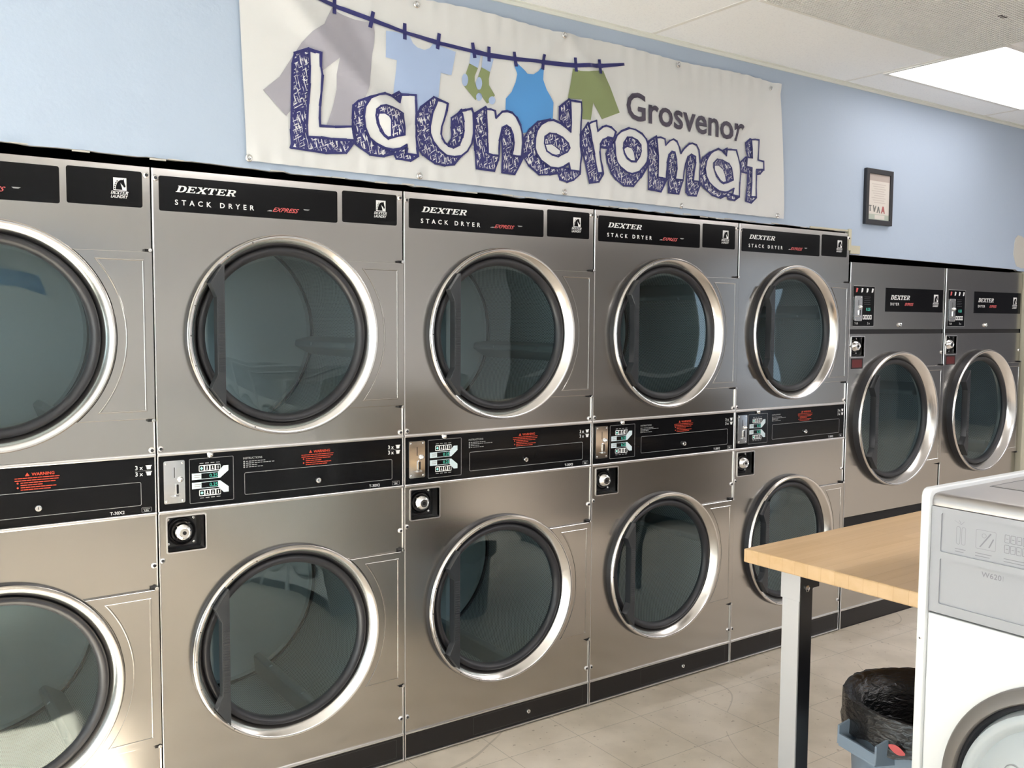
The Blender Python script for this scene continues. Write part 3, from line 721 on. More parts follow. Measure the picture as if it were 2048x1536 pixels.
def make_door(parent, cx, cz, ro, hinge_x, hinge_h, deep=0.030):
    """ring with gasket, glass, D-shaped handle and the flat hinge plate beside it"""
    k = ro / 0.305
    m = MB()
    m.lathe([(ro + 0.001, 0.0), (ro, -deep + 0.008)], rubber, 96)  # side wall coloured dark for the shadow-like band round the steel ring
    m.lathe([(ro, -deep + 0.008), (ro - 0.002, -deep + 0.003), (ro - 0.005, -deep - 0.001), (ro - 0.010 * k, -deep - 0.001), (ro - 0.013 * k, -deep + 0.001),
             (ro - 0.036 * k, 0.008), (ro - 0.0375 * k, 0.014)], ringsteel, 96)
    for a in range(9):
        t = R(112 + a * 17)
        m.dome((ro - 0.0085) * math.cos(t), (ro - 0.0085) * math.sin(t), -deep - 0.0005, 0.0022, 0.0012, blackm, 6)
    ring = m.build('door', parent, smooth=50, loc=(cx, 0, cz))
    rg = ro - 0.0355 * k
    m = MB().lathe([(rg, 0.015), (rg - 0.0005, 0.004), (rg - 0.004, -0.003), (rg - 0.011, -0.005), (rg - 0.018, -0.002), (rg - 0.023, 0.005), (rg - 0.026, 0.013), (rg - 0.027, 0.020)], rubber, 96)
    m.build('gasket', ring, smooth=60)
    r2 = rg - 0.0252
    m = MB().lathe([(r2, 0.012), (r2 - 0.012, 0.011), (r2 * 0.6, 0.0102), (0.001, 0.010)], glass, 64)
    m.build('glass', ring, smooth=60)
    # handle: a chord of the ring, wide at both ends, slim grip with a finger gap in the middle
    q = [(-.205, .208), (-.222, .186), (-.246, .152), (-.228, .112), (-.228, -.112), (-.246, -.152), (-.222, -.186), (-.205, -.208)]
    q = [(a * k, b * k) for a, b in q]
    m = MB().prism([q], -deep - 0.026, -deep + 0.006, plastic, back=True)
    for i in range(26):
        z = (-0.104 + 0.208 * i / 25) * k
        m.box(-.2245 * k, -.2075 * k, -deep - 0.0275, -deep - 0.025, z - 0.0022, z + 0.0022, plastic)
    m.build('handle', ring, bevel=0.0028)
    # hinge plate
    hx = hinge_x - cx
    a1 = math.asin(hinge_h / (ro + 0.004))
    arc = circ(0, 0, ro + 0.003, 28, -a1, a1)
    m = MB().prism([[(hx, -hinge_h)] + [(hx, hinge_h)] + arc[::-1]], -0.012, 0.0, steel)
    a2 = math.asin((hinge_h - 0.022) / (ro + 0.026))
    a3 = math.asin((hinge_h - 0.026) / (ro + 0.030))
    o_l = [(hx - 0.022, -hinge_h + 0.022), (hx - 0.022, hinge_h - 0.022)] + circ(0, 0, ro + 0.026, 24, -a2, a2)[::-1]
    i_l = [(hx - 0.027, -hinge_h + 0.027), (hx - 0.027, hinge_h - 0.027)] + circ(0, 0, ro + 0.031, 24, -a3, a3)[::-1]
    m.prism([o_l, i_l], -0.0135, -0.012, steel)
    m.build('hinge_plate', ring, bevel=0.0022)
    for s in (1, -1):
        z = s * (hinge_h + 0.004)
        m = MB().box(hx - 0.020, hx - 0.001, -0.013, 0.0, z - 0.0035, z + 0.0035, blackm)
        m.lathe([(0.0055, -0.016), (0.0050, -0.017), (0.0005, -0.0172)], satin, 10, Matrix.Translation((hx - 0.006, 0, z)))
        m.build('hinge', ring, smooth=40)
    return ring


def make_drum(parent, cx, cz, rd, depth, phase, mouth):
    m = MB()
    m.lathe([(mouth - 0.004, 0.020), (mouth, 0.05), (mouth + 0.02, 0.06), (rd, 0.07)], galv, 64)
    n = 96
    m.lathe([(rd, 0.07), (rd, depth)], drumm, n)
    m.lathe([(rd, depth), (rd - 0.012, depth - 0.006), (rd - 0.02, depth + 0.004), (rd * 0.6, depth + 0.018), (0.001, depth + 0.025)], galv, n)
    m.lathe([(rd - 0.0005, depth - 0.016), (rd - 0.004, depth - 0.017), (rd - 0.0045, depth - 0.009), (rd - 0.001, depth - 0.008)], lockplate, n)
    m.lathe([(rd - 0.002, depth - 0.006), (rd - 0.0115, depth - 0.0075)], dark, n)
    d = m.build('drum', parent, smooth=40, loc=(cx, 0, cz))
    d.rotation_euler = (0, phase, 0)
    for b in range(3):
        T = Matrix.Rotation(b * 2 * PI / 3, 4, 'Y')
        m = MB()
        sec = [(-0.036, rd), (-0.014, rd - 0.062), (-0.009, rd - 0.068), (0.009, rd - 0.068), (0.014, rd - 0.062), (0.036, rd)]
        vs, fs = [], []
        for (x, z) in sec:
            vs += [(x, 0.09, z), (x, depth, z)]
        for i in range(len(sec) - 1):
            fs.append((2 * i, 2 * i + 1, 2 * i + 3, 2 * i + 2))
        fs.append(tuple(2 * i for i in range(len(sec)))); fs.append(tuple(2 * i + 1 for i in reversed(range(len(sec)))))
        m.add(vs, fs, bafm, T)
        for yy in (0.2, 0.5):
            m.add([(-0.006, yy - 0.006, rd - 0.0686), (0.006, yy - 0.006, rd - 0.0686), (0.006, yy + 0.006, rd - 0.0686), (-0.006, yy + 0.006, rd - 0.0686)], [(0, 1, 2, 3)], chrome, T)
        m.build('baffle', d, bevel=0.004)
    return d


def keyhole(parent, x0, x1, z0, z1):
    """square dark recess with a round key lock standing in it"""
    m = MB()
    m.prism([rrect(x0 - 0.004, x1 + 0.004, z0 - 0.004, z1 + 0.004, 0.006), rrect(x0, x1, z0, z1, 0.004)], -0.003, 0.05, trimsteel)
    m.poly([rect(x0, x1, z0, z1)], 0.045, blackm)
    m.prism([rrect(x0 + 0.002, x1 - 0.018, z0 + 0.010, z1 - 0.003, 0.003)], 0.028, 0.045, lockplate)
    b = m.build('lock_box', parent)
    cx, cz = (x0 + x1) / 2 - 0.008, (z0 + z1) / 2 + 0.003
    T = Matrix.Translation((cx, 0, cz))
    m = MB()
    m.lathe([(0.042, 0.028), (0.042, 0.020), (0.039, 0.017), (0.036, 0.024), (0.036, 0.028)], blackm, 32, T)
    m.lathe([(0.034, 0.03), (0.034, 0.018), (0.031, 0.008), (0.021, -0.008), (0.016, -0.012), (0.0145, -0.0125), (0.0135, -0.010), (0.0005, -0.010)], chrome, 32, T)
    m.lathe([(0.0055, -0.0112), (0.0005, -0.0114)], blackm, 16, T)
    for dx in (-0.036, 0.036):
        for dz in (-0.036, 0.036):
            m.dome(cx + dx, cz + dz, 0.028, 0.0045, 0.003, satin, 10)
    m.build('lock', b, smooth=40)


def coin_plate(parent, x0, x1, z0, z1, y, mm):
    m = MB().prism([rrect(x0, x1, z0, z1, 0.005)], y - 0.005, y, mm)
    w, h = x1 - x0, z1 - z0
    cx = (x0 + x1) / 2
    m.box(cx - 0.0008, cx + 0.0012, y - 0.0056, y - 0.005, z0 + 0.60 * h, z0 + 0.84 * h, blackm)
    m.prism([rrect(cx + 0.001, cx + 0.015, z0 + 0.20 * h, z0 + 0.47 * h, 0.006)], y - 0.009, y - 0.005, mm)
    m.poly([rrect(cx + 0.005, cx + 0.011, z0 + 0.225 * h, z0 + 0.445 * h, 0.0028)], y - 0.0093, blackm)
    for a in (0.12, 0.88):
        for b in (0.06, 0.94):
            m.dome(x0 + a * w, z0 + b * h, y - 0.005, 0.0034, 0.002, satin, 10)
    m.add([(cx - 0.016, y - 0.005, z0 + 0.2 * h), (cx + 0.018, y - 0.005, z0 + 0.2 * h), (cx + 0.012, y - 0.018, z0 + 0.17 * h), (cx - 0.010, y - 0.018, z0 + 0.17 * h)], [(0, 1, 2, 3)], satin)
    o = m.build('coin_slide', parent, bevel=0.0008)
    m = MB().dome(cx + 0.016, z0 + 0.555 * h, y - 0.005, 0.0085, 0.011, chrome, 20)
    m.build('coin_return_button', o, smooth=50)
    return o


def make_stack():
    root = thing('stack_dryer', 'x', 'dryer', (0, 0, 0), 0, 'stainless stack dryers along the blue wall')
    a, b = 0.0015, 0.7985
    m = MB()
    # upper and lower stainless front sheets, with round mouths, and the side and top sheets
    key = rect(0.027, 0.136, 0.838, 0.940)
    m.prism([rect(a, b, 1.127, H), circ(DX, UZ, 0.285, 72)], 0.0, 0.012, steel)
    m.prism([rect(a, b, 0.100, 0.957), circ(DX, LZ, 0.285, 72), key], 0.0, 0.012, steel)
    m.box(a, a + 0.0015, 0.0, 1.0, 0.0, H - 0.001, steel).box(b - 0.0015, b, 0.0, 1.0, 0.0, H - 0.001, steel)
    m.box(a, b, 0.012, 1.0, H - 0.004, H - 0.001, steel).box(a, b, 0.99, 1.0, 0, H - 0.002, blackm)
    m.build('cabinet', root, bevel=0.0016)
    # header badges
    m = MB().prism([rrect(0.022, 0.566, 1.822, 1.920, 0.006)], -0.0015, 0.0, black)
    slab('DEXTER', 0.068, 1.8775, 0.0185, 0.172, -0.0019, white, m, 0.42)
    m.text('STACK DRYER', 0.065, 1.8415, 0.0205, -0.0019, white, sx=1.02, spacing=1.92, fat=0.018)
    m.text('EXPRESS', 0.352, 1.8425, 0.0180, -0.0019, red, shear=0.6, sx=1.18, fat=0.012)
    m.poly([[(0.336, 1.8425), (0.352, 1.8425), (0.3515, 1.846), (0.345, 1.846)]], -0.0019, greyp)
    m.poly([[(0.452, 1.8565), (0.474, 1.8565), (0.468, 1.853), (0.456, 1.853)]], -0.0019, greyp)
    m.build('badge_panel', root)
    m = MB().prism([rrect(0.583, 0.777, 1.826, 1.925, 0.006)], -0.0015, 0.0, black)
    emblem(m, 0.701, 1.869, 0.0345, -0.0019)
    m.build('badge_panel', root)
    # control panel between the two tumblers, with its bright trims
    m = MB()
    m.prism([rect(a, b, 0.9625, 1.1215)], -0.002, 0.02, black)
    for z0, z1 in ((1.1215, 1.1315), (0.9525, 0.9625)):
        MB().prism([rect(a, b, z0, z1)], -0.009, 0.02, trimsteel).build('trim_strip', root, bevel=0.003)
    for x0, x1, z0, z1 in ((a, a + 0.005, 0.0, H), (b - 0.004, b, 0.0, 0.27), (b - 0.004, b, 0.745, 1.228)):
        MB().prism([rect(x0, x1, z0, z1)], -0.0045, 0.01, trimsteel).build('edge_trim', root, bevel=0.0018)
    y = -0.0024
    m.poly(outline(0.092, 0.2225, 0.975, 1.107, 0.003, 0.0011), y, greyp)
    m.poly(outline(0.2555, 0.757, 0.985, 1.053, 0.005, 0.0013), y, greyp)
    m.text('INSTRUCTIONS', 0.252, 1.0935, 0.0085, y, greyp, fat=0.01)
    for i, w in enumerate((0.070, 0.098, 0.044, 0.058)):
        z = 1.0865 - i * 0.0058
        m.poly([rect(0.253, 0.2575, z - 0.0018, z + 0.0022)], y, greyp)
        for k in range(int(w / 0.009)):
            m.poly([rect(0.261 + k * 0.009, 0.261 + k * 0.009 + (0.0075 if (k * 7 + i) % 3 else 0.006), z - 0.0008, z + 0.0012)], y, greyp)
    m.text('WARNING', 0.479, 1.0965, 0.0115, y, orange, fat=0.02)
    m.poly([[(0.463, 1.0965), (0.474, 1.0965), (0.4685, 1.106)]], y, orange)
    for i, (x0, x1) in enumerate(((0.438, 0.548), (0.438, 0.546), (0.452, 0.538), (0.452, 0.506), (0.452, 0.538), (0.452, 0.524))):
        z = 1.091 - i * 0.0062
        x = x0
        while x < x1 - 0.004:
            w = 0.006 + 0.005 * ((i * 5 + int(x * 1000)) % 3)
            m.poly([rect(x, min(x + w, x1), z - 0.0010, z + 0.0012)], y, orange)
            x += w + 0.0012
        if i in (2, 4):
            m.poly([circ(0.445, z, 0.0026, 8)], y, orange)
    for z in (1.088, 1.070):
        m.text('3 x', 0.741, z, 0.0165, y, white, fat=0.015)
        m.poly([[(0.7715, z + 0.0105), (0.7735, z), (0.7835, z), (0.7855, z + 0.0105)]], y, white)
        m.poly([rect(0.770, 0.787, z + 0.0095, z + 0.0115)], y - 0.0001, white)
    m.poly([rect(0.741, 0.786, 1.0840, 1.0846)], y, greyp)
    m.text('T-30X2', 0.672, 0.9665, 0.0125, y, white, fat=0.015)
    m.poly(outline(0.757, 0.784, 0.9655, 0.9785, 0.001, 0.0008), y, greyp)
    m.text('MADE IN', 0.7705, 0.9728, 0.0046, y, greyp, align='CENTER', fat=0.01)
    m.text('USA', 0.7705, 0.9672, 0.0066, y, white, align='CENTER', fat=0.02)
    cp = m.build('control_panel', root)
    lock(0.492, 1.008, -0.002, 0.0095, cp)
    m = MB().dome(0.152, 1.1165, -0.002, 0.0105, 0.014, chrome, 20)
    m.build('panel_knob', cp, smooth=50)
    coin_plate(cp, 0.018, 0.078, 0.982, 1.107, -0.002, chrome)
    # display: two price read-outs, arrows and rows of symbols
    m = MB()
    y = -0.0026
    for s in (1, -1):
        zc = 1.0405
        f = lambda z: zc + s * z
        lp = [(0.099, f(0.004)), (0.166, f(0.004)), (0.182, f(0.004)), (0.207, f(0.0245)), (0.207, f(0.040)), (0.192, f(0.040)), (0.176, f(0.023)), (0.166, f(0.023)), (0.099, f(0.023))]
        m.poly([lp], y, lightblue)
        m.poly([rect(0.1265, 0.1755, min(f(0.0055), f(0.0215)), max(f(0.0055), f(0.0215)))], y - 0.0002, black)
        m.text('0.25', 0.150, zc + s * 0.0135 - 0.0052, 0.0145, y - 0.0004, led, fat=0.012)
        for k, w in enumerate((0.016, 0.019)):
            m.poly([rect(0.106, 0.106 + w, f(0.0135) - 0.004 + 0.006 * k, f(0.0135) - 0.0015 + 0.006 * k)], y - 0.0002, greyp)
        zi = f(0.0365)
        m.poly([rrect(0.1195, 0.1835, zi - 0.0095, zi + 0.0095, 0.003)], y, white)
        for k in range(4):
            x = 0.1275 + k * 0.0162
            m.poly([rrect(x - 0.006, x + 0.006, zi - 0.0070, zi + 0.0070, 0.0012)], y - 0.0002, black)
            if k == 0:
                m.poly([[(x - 0.0045, zi), (x, zi - 0.005), (x + 0.0045, zi), (x, zi + 0.005)]], y - 0.0004, ledw)
            else:
                m.poly([rect(x - 0.0012, x + 0.0012, zi - 0.0048, zi + 0.0048)], y - 0.0004, white)
                if k < 3:
                    m.poly([rect(x - 0.003, x + 0.003, zi - 0.0048, zi - 0.0026)], y - 0.0004, white)
            m.poly([rect(x - 0.0055, x + 0.0055, f(0.0515) - 0.0010, f(0.0515) + 0.0010)], y, greyp)
    m.build('display', cp)
    # doors with their tumblers behind
    make_door(root, DX, UZ, RO, 0.7975, 0.236)
    make_drum(root, DX, UZ, 0.365, 0.66, R(98), 0.272)
    make_door(root, DX, LZ, RO, 0.7975, 0.230)
    make_drum(root, DX, LZ, 0.365, 0.66, R(35), 0.272)
    keyhole(root, 0.027, 0.136, 0.838, 0.940)
    m = MB()
    m.prism([rect(a, b, 0.012, 0.094)], -0.001, 0.02, kick)
    m.box(a, b, 0.004, 0.02, 0.0, 0.006, blackm)
    for z0, z1 in ((0.094, 0.101), (0.006, 0.012)):
        MB().prism([rect(a, b, z0, z1)], -0.007, 0.02, trimsteel).build('trim_strip', root, bevel=0.002)
    m.poly(outline(0.275, 0.772, 0.020, 0.085, 0.004, 0.0012), -0.0014, faint)
    kp = m.build('kick_plate', root)
    lock(0.512, 0.052, -0.001, 0.0085, kp)
    for (x, z) in ((0.0125, 1.912), (0.788, 1.917), (0.0125, 1.143), (0.788, 1.141), (0.0115, 0.817), (0.788, 0.807), (0.0115, 0.155), (0.788, 0.155)):
        screw(x, z, 0.0, root)
    return root


SEAM = [-0.8, 0.0, 0.8, 1.6214, 2.4332, 3.218]
LAB = ['stainless stack dryer cut by the left edge, leftmost of the tall row',
       'stainless stack dryer under the left end of the banner, second tall one from left',
       'stainless stack dryer under the middle of the banner, third tall one from left',
       'stainless stack dryer under the right half of the banner, second tall one from right',
       'last tall stack dryer, beside the two lower dryers and behind the table corner']
PH = [(R(20), R(22)), (R(98), R(35)), (R(102), R(38)), (R(60), R(80)), (R(75), R(55))]
proto = make_stack()
for i in range(5):
    o = proto if i == 0 else copy_tree(proto)
    o.location = (SEAM[i], 0, 0)
    o.scale = ((SEAM[i + 1] - SEAM[i]) / 0.8, 1, 1)
    o['label'] = LAB[i]
    dr = sorted([c for c in o.children if c.name.startswith('drum')], key=lambda c: -c.location.z)
    for d, ph in zip(dr, PH[i]):
        d.rotation_euler = (0, ph, 0)


# ------------------------------------------------------------------ single dryers at the far end
def make_single():
    root = thing('single_dryer', 'x', 'dryer', (0, 0, 0), 0, 'lower single dryers at the far end')
    a, b, h, dz, dx, ro = 0.0015, 0.8285, 1.806, 1.028, 0.405, 0.342
    m = MB()
    m.prism([rect(a, b, 1.483, h)], 0.0, 0.012, steel)
    m.prism([rect(a, b, 0.560, 1.460), circ(dx, dz, ro - 0.02, 72), rect(0.030, 0.132, 1.349, 1.446)], 0.0, 0.012, steel)
    m.prism([rect(a, b, 0.100, 0.500)], 0.0, 0.012, steel)
    m.box(a, a + 0.0015, 0.0, 0.9, 0.0, h - 0.001, steel).box(b - 0.0015, b, 0.0, 0.9, 0.0, h - 0.001, steel)
    m.box(a, b, 0.012, 0.9, h - 0.004, h - 0.001, steel).box(a, b, 0.89, 0.9, 0, h - 0.002, blackm)
    m.build('cabinet', root, bevel=0.0016)
    m = MB().prism([rect(a, b, 1.460, 1.483)], 0.006, 0.02, kick)
    m.build('front_band', root)
    MB().prism([rect(a, a + 0.006, 0.0, h)], -0.006, 0.01, trimsteel).build('edge_trim', root, bevel=0.002)
    m = MB().prism([rect(a, b, 0.500, 0.560)], 0.02, 0.03, blackm)
    m.build('shadow_gap', root)
    m = MB().prism([rect(0.298, 0.812, 1.571, 1.690)], -0.0015, 0.0, black)
    y = -0.0019
    slab('DEXTER', 0.340, 1.632, 0.022, 0.165, y, white, m)
    m.text('DRYER', 0.338, 1.603, 0.019, y, white, spacing=1.45, fat=0.012)
    m.text('EXPRESS', 0.462, 1.603, 0.020, y, red, shear=0.5, sx=0.98, fat=0.02)
    emblem(m, 0.726, 1.624, 0.040, y)
    m.build('badge_panel', root)
    m = MB().prism([rrect(0.030, 0.205, 1.497, 1.694, 0.006)], -0.0015, 0.0, black)
    m.poly(outline(0.030, 0.205, 1.497, 1.694, 0.006, 0.0018), y, greyp)
    for k in range(4):
        x = 0.052 + k * 0.042
        m.poly([[(x, 1.662), (x + 0.012, 1.664), (x + 0.018, 1.682), (x + 0.004, 1.684)]], y, red if k == 0 else white)
    m.poly([rect(0.115, 0.190, 1.572, 1.592)], y, black)
    m.text('0.25', 0.138, 1.574, 0.020, y - 0.0003, led, fat=0.012)
    for k in range(5):
        m.poly([rect(0.120, 0.172 - 0.005 * (k % 2), 1.640 - k * 0.009, 1.6425 - k * 0.009)], y, rubber)
    for k in range(4):
        m.poly([rrect(0.112 + k * 0.019, 0.128 + k * 0.019, 1.531, 1.553, 0.002)], y, white)
        m.poly([rect(0.1165 + k * 0.019, 0.1235 + k * 0.019, 1.536, 1.548)], y - 0.0002, black)
    m.text('3 x', 0.150, 1.507, 0.016, y, white)
    m.text('T-30', 0.048, 1.507, 0.014, y, white)
    cp = m.build('control_panel', root)
    coin_plate(cp, 0.040, 0.100, 1.523, 1.645, -0.0015, satin)
    lock(0.425, 1.505, 0.0, 0.010, root)
    keyhole(root, 0.030, 0.132, 1.349, 1.446)
    m = MB().prism([rect(0.033, 0.126, 1.290, 1.341)], -0.001, 0.0, maroon)
    m.prism([outline(0.033, 0.126, 1.290, 1.341, 0.002, 0.006)[0], outline(0.033, 0.126, 1.290, 1.341, 0.002, 0.006)[1]], -0.0014, 0.0, kick)
    m.build('warning_label', root)
    make_door(root, dx, dz, ro, 0.8275, 0.262, 0.040)
    make_drum(root, dx, dz, 0.39, 0.66, R(70), ro - 0.04)
    m = MB()
    m.prism([rect(a, b, 0.010, 0.094)], -0.001, 0.02, kick).prism([rect(a, b, 0.094, 0.100)], -0.006, 0.02, trimsteel)
    m.box(a, b, 0.004, 0.02, 0.0, 0.010, blackm)
    m.build('kick_plate', root)
    for (x, z) in ((0.0125, 1.40), (0.816, 1.36), (0.816, 0.45), (0.0125, 0.45)):
        screw(x, z, 0.0, root)
    return root


s1 = make_single()
s1.location = (3.2245, 0, 0)
s1.scale = (0.8335 / 0.83, 1, 1)
s1['label'] = 'lower grey single dryer next to the tall row, left of the final pair'
s2 = copy_tree(s1)
s2.location = (4.060, 0, 0)
s2.scale = (0.815 / 0.83, 1, 1)
s2['label'] = 'lower grey single dryer at the far right end of the dryer wall'
for c in s2.children:
    if c.name.startswith('drum'):
        c.rotation_euler = (0, R(10), 0)

# ------------------------------------------------------------------ banner
BC = ((0.276, 1.986), (2.724, 1.977), (2.668, 2.562), (0.252, 2.575))      # BL, BR, TR, TL


def ridge(x, z, p, q, w, a):
    d = Vector((q[0] - p[0], q[1] - p[1])); l = d.length; d /= l
    r = Vector((x - p[0], z - p[1]))
    t = r.dot(d) / l
    e = abs(r.x * d.y - r.y * d.x)
    f = 1.0 if 0 <= t <= 1 else math.exp(-((min(abs(t), abs(t - 1)) * l / 0.06) ** 2))
    return a * f * math.exp(-(e / w) ** 2)


def bdisp(x, z):
    zt = 2.575 - 0.0054 * (x - 0.25); zb = 1.986 - 0.0037 * (x - 0.28)
    nz = noise.noise(Vector((x * 9, z * 3, 1.3)))
    rip = 0.0020 * math.sin(x * 105 + 3 * nz) * (math.exp(-abs(zt - z) / 0.055) + math.exp(-abs(z - zb) / 0.055))
    d = 0.004 + rip + 0.003 * noise.noise(Vector((x * 2.5, z * 2.5, 5)))
    d += ridge(x, z, (0.36, 2.53), (0.78, 2.14), 0.035, 0.006) + ridge(x, z, (0.55, 2.52), (0.82, 2.20), 0.03, -0.003)
    d += ridge(x, z, (2.66, 2.55), (2.38, 2.30), 0.022, 0.005) + ridge(x, z, (2.60, 2.52), (2.34, 2.20), 0.05, -0.004)
    d += ridge(x, z, (1.47, 2.56), (1.27, 2.40), 0.02, 0.0035) + ridge(x, z, (1.47, 2.56), (1.62, 2.42), 0.02, 0.0035)
    d += ridge(x, z, (1.15, 2.10), (1.55, 2.45), 0.05, 0.003)
    xr = 2.668 + (2.724 - 2.668) * (zt - z) / 0.585
    v = max(0.0, min(1.0, (z - zb) / (zt - zb)))
    lift = 0.007 * math.sin(PI * v) ** 0.8 * math.exp(-max(0.0, xr - x) / 0.13)
    return -0.006 - 2.4 * (d - 0.004) - lift


banner = MB()
NX, NZ = 110, 26
vs, fs = [], []
for j in range(NZ + 1):
    for i in range(NX + 1):
        u, v = i / NX, j / NZ
        x = (BC[0][0] * (1 - u) + BC[1][0] * u) * (1 - v) + (BC[3][0] * (1 - u) + BC[2][0] * u) * v
        z = (BC[0][1] * (1 - u) + BC[1][1] * u) * (1 - v) + (BC[3][1] * (1 - u) + BC[2][1] * u) * v
        z += (0.004 * math.sin(u * 23) * (1 if v == 1 else 0))
        vs.append((x, bdisp(x, z), z))
for j in range(NZ):
    for i in range(NX):
        k = j * (NX + 1) + i
        fs.append((k, k + 1, k + NX + 2, k + NX + 1))
banner.add(vs, fs, vinyl)


def drape(loops_m, off):
    """flat print shapes cut along a fine grid so that they follow the cloth"""
    mb = MB()
    for lps, mm in loops_m:
        mb.poly(lps, 0.0, mm)
    bm = bmesh.new()
    vv = [bm.verts.new(q) for q in mb.v]
    for f, mi in zip(mb.f, mb.mi):
        try:
            fc = bm.faces.new([vv[k] for k in f]); fc.material_index = mi
        except ValueError:
            pass
    xs = [q[0] for q in mb.v]; zs = [q[2] for q in mb.v]
    for i in range(NX + 1):
        x = 0.265 + 2.435 * i / NX
        if min(xs) < x < max(xs):
            bmesh.ops.bisect_plane(bm, geom=bm.verts[:] + bm.edges[:] + bm.faces[:], plane_co=(x, 0, 0), plane_no=(1, 0, 0))
    for j in range(NZ + 1):
        z = 1.982 + 0.588 * j / NZ
        if min(zs) < z < max(zs):
            bmesh.ops.bisect_plane(bm, geom=bm.verts[:] + bm.edges[:] + bm.faces[:], plane_co=(0, 0, z), plane_no=(0, 0, 1))
    bm.verts.index_update()
    V = [(q.co.x, bdisp(q.co.x, q.co.z) - off, q.co.z) for q in bm.verts]
    for k, mm in enumerate(mb.m):
        banner.add(V, [[q.index for q in f.verts] for f in bm.faces if f.material_index == k], mm)
    bm.free()


def stroke(lp, w, closed=True, seed=1):
    """a hand-drawn line along a loop, as small quads"""
    r = anim_free(seed)
    out = []
    n = len(lp)
    for i in range(n if closed else n - 1):
        a = Vector(lp[i]); b = Vector(lp[(i + 1) % n])
        d = b - a
        if d.length < 1e-5:
            continue
        d.normalize()
        nn = Vector((-d.y, d.x))
        w0 = w * r.uniform(0.7, 1.25); w1 = w * r.uniform(0.7, 1.25)
        a2 = a - d * w * 0.4; b2 = b + d * w * 0.4
        out.append([tuple(a2 - nn * w0 / 2), tuple(b2 - nn * w1 / 2), tuple(b2 + nn * w1 / 2), tuple(a2 + nn * w0 / 2)])
    return out


drape([([lp], clothm[c]) for c, lp in CLOTHES if c != 'pale' or len(lp) > 17], 0.0024)
drape([([lp], clothm[c]) for c, lp in CLOTHES if c == 'pale' and len(lp) <= 17], 0.0030)
drape([([q], navy) for q in stroke(LINE, 0.0145, False, 3)], 0.0036)
pg = []
for a, b in PEGS:
    pg += stroke([a, b], 0.0125, False, 5)
drape([([q], navy) for q in pg], 0.0042)
drape([([lp], scrib) for lp in SHADE], 0.0040)
sh = []
for k, lp in enumerate(SHADE):
    sh += stroke(lp, 0.0078, True, k)
drape([([q], navy) for q in sh], 0.0046)
drape([([lp], vface) for lp, h, w in FRONT], 0.0052)
drape([([h], scrib) for lp, h, w in FRONT if h], 0.0058)
drape([([w], vface) for lp, h, w in FRONT if w], 0.0064)
st = []
for k, (lp, h, w) in enumerate(FRONT):
    st += stroke(lp, 0.0078, True, 40 + k)
    if h:
        st += stroke(h, 0.0065, True, 60 + k)
    if w:
        st += stroke(w, 0.004, True, 80 + k)
drape([([q], navy) for q in st], 0.0070)
# the plain word at the right, lettered in the banner's own plane
tv, tf = text_mesh('Grosvenor', 0.0, 1.0, 0.018)
wmax = max(q[0] for q in tv)
hmax = max(q[1] for q in tv)
sxx, szz = 0.676 / wmax, 0.106 / hmax
V = []
for a, b in tv:
    x = 1.764 + a * sxx; z = 2.2985 + b * szz - 0.0135 * (a / wmax)
    V.append((x, bdisp(x, z) - 0.004, z))
banner.add(V, tf, slate)
ban = banner.build('banner', smooth=60, fix=False)
tag(ban, 'large white vinyl banner with sketched lettering and a clothesline, pinned above the dryers', 'banner')
for gx, gz in GROMMETS:
    y = bdisp(gx, gz)
    m = MB()
    m.lathe([(0.0115, 0.002), (0.0115, -0.001), (0.009, -0.003), (0.0062, -0.002), (0.0060, 0.001)], satin, 20)
    m.lathe([(0.0058, -0.0005), (0.0052, -0.005), (0.0005, -0.0062)], chrome, 14)
    m.build('grommet', ban, smooth=50, loc=(gx, y - 0.001, gz))

# ------------------------------------------------------------------ framed notice on the wall
t = thing('picture_frame', 'small black framed notice hanging on the blue wall above the single dryers', 'picture', (3.431, 0.0, 2.0))
MB().prism([rect(-0.109, 0.109, -0.006, 0.262), rect(-0.087, 0.087, 0.018, 0.238)], -0.013, 0.006, framb, back=True).build('frame', t, bevel=0.002)
m = MB().prism([rect(-0.088, 0.088, 0.017, 0.239)], -0.006, 0.0, paper)
m.poly([rect(-0.087, 0.087, 0.205, 0.238)], -0.0064, paper2)
m.poly([rect(-0.087, 0.087, 0.018, 0.045)], -0.0064, paper3)
m.poly([rect(-0.03, 0.05, 0.022, 0.042)], -0.0067, paper)
for k in range(9):
    z = 0.188 - k * 0.011
    m.poly([rect(-0.060 + 0.01 * (k % 3), 0.055 - 0.012 * (k % 2), z, z + 0.0035)], -0.0064, plin)
for q, mm in (([(-.082, .087), (-.058, .087), (-.058, .082), (-.066, .082), (-.063, .058), (-.073, .058), (-.073, .082), (-.082, .082)], pgry),
              ([(-.048, .088), (-.040, .088), (-.034, .072), (-.026, .086), (-.019, .086), (-.030, .056), (-.040, .056)], pgry),
              ([(-.016, .052), (-.008, .052), (-.002, .070), (.006, .052), (.013, .052), (.003, .083), (-.006, .083)], pgry),
              ([(.020, .052), (.028, .052), (.031, .060), (.041, .060), (.044, .052), (.053, .052), (.042, .086), (.031, .086)], pred)):
    m.poly([q], -0.0066, mm)
m.build('notice', t)

# ------------------------------------------------------------------ folding table
t = thing('folding_table', 'wood-topped work table with steel legs, beside the white washer', 'table', (1.402, -0.956, 0), R(1.4))
MB().box(0, 1.5, -0.60, 0, 0.820, 0.860, wood).build('tabletop', t, bevel=0.004)


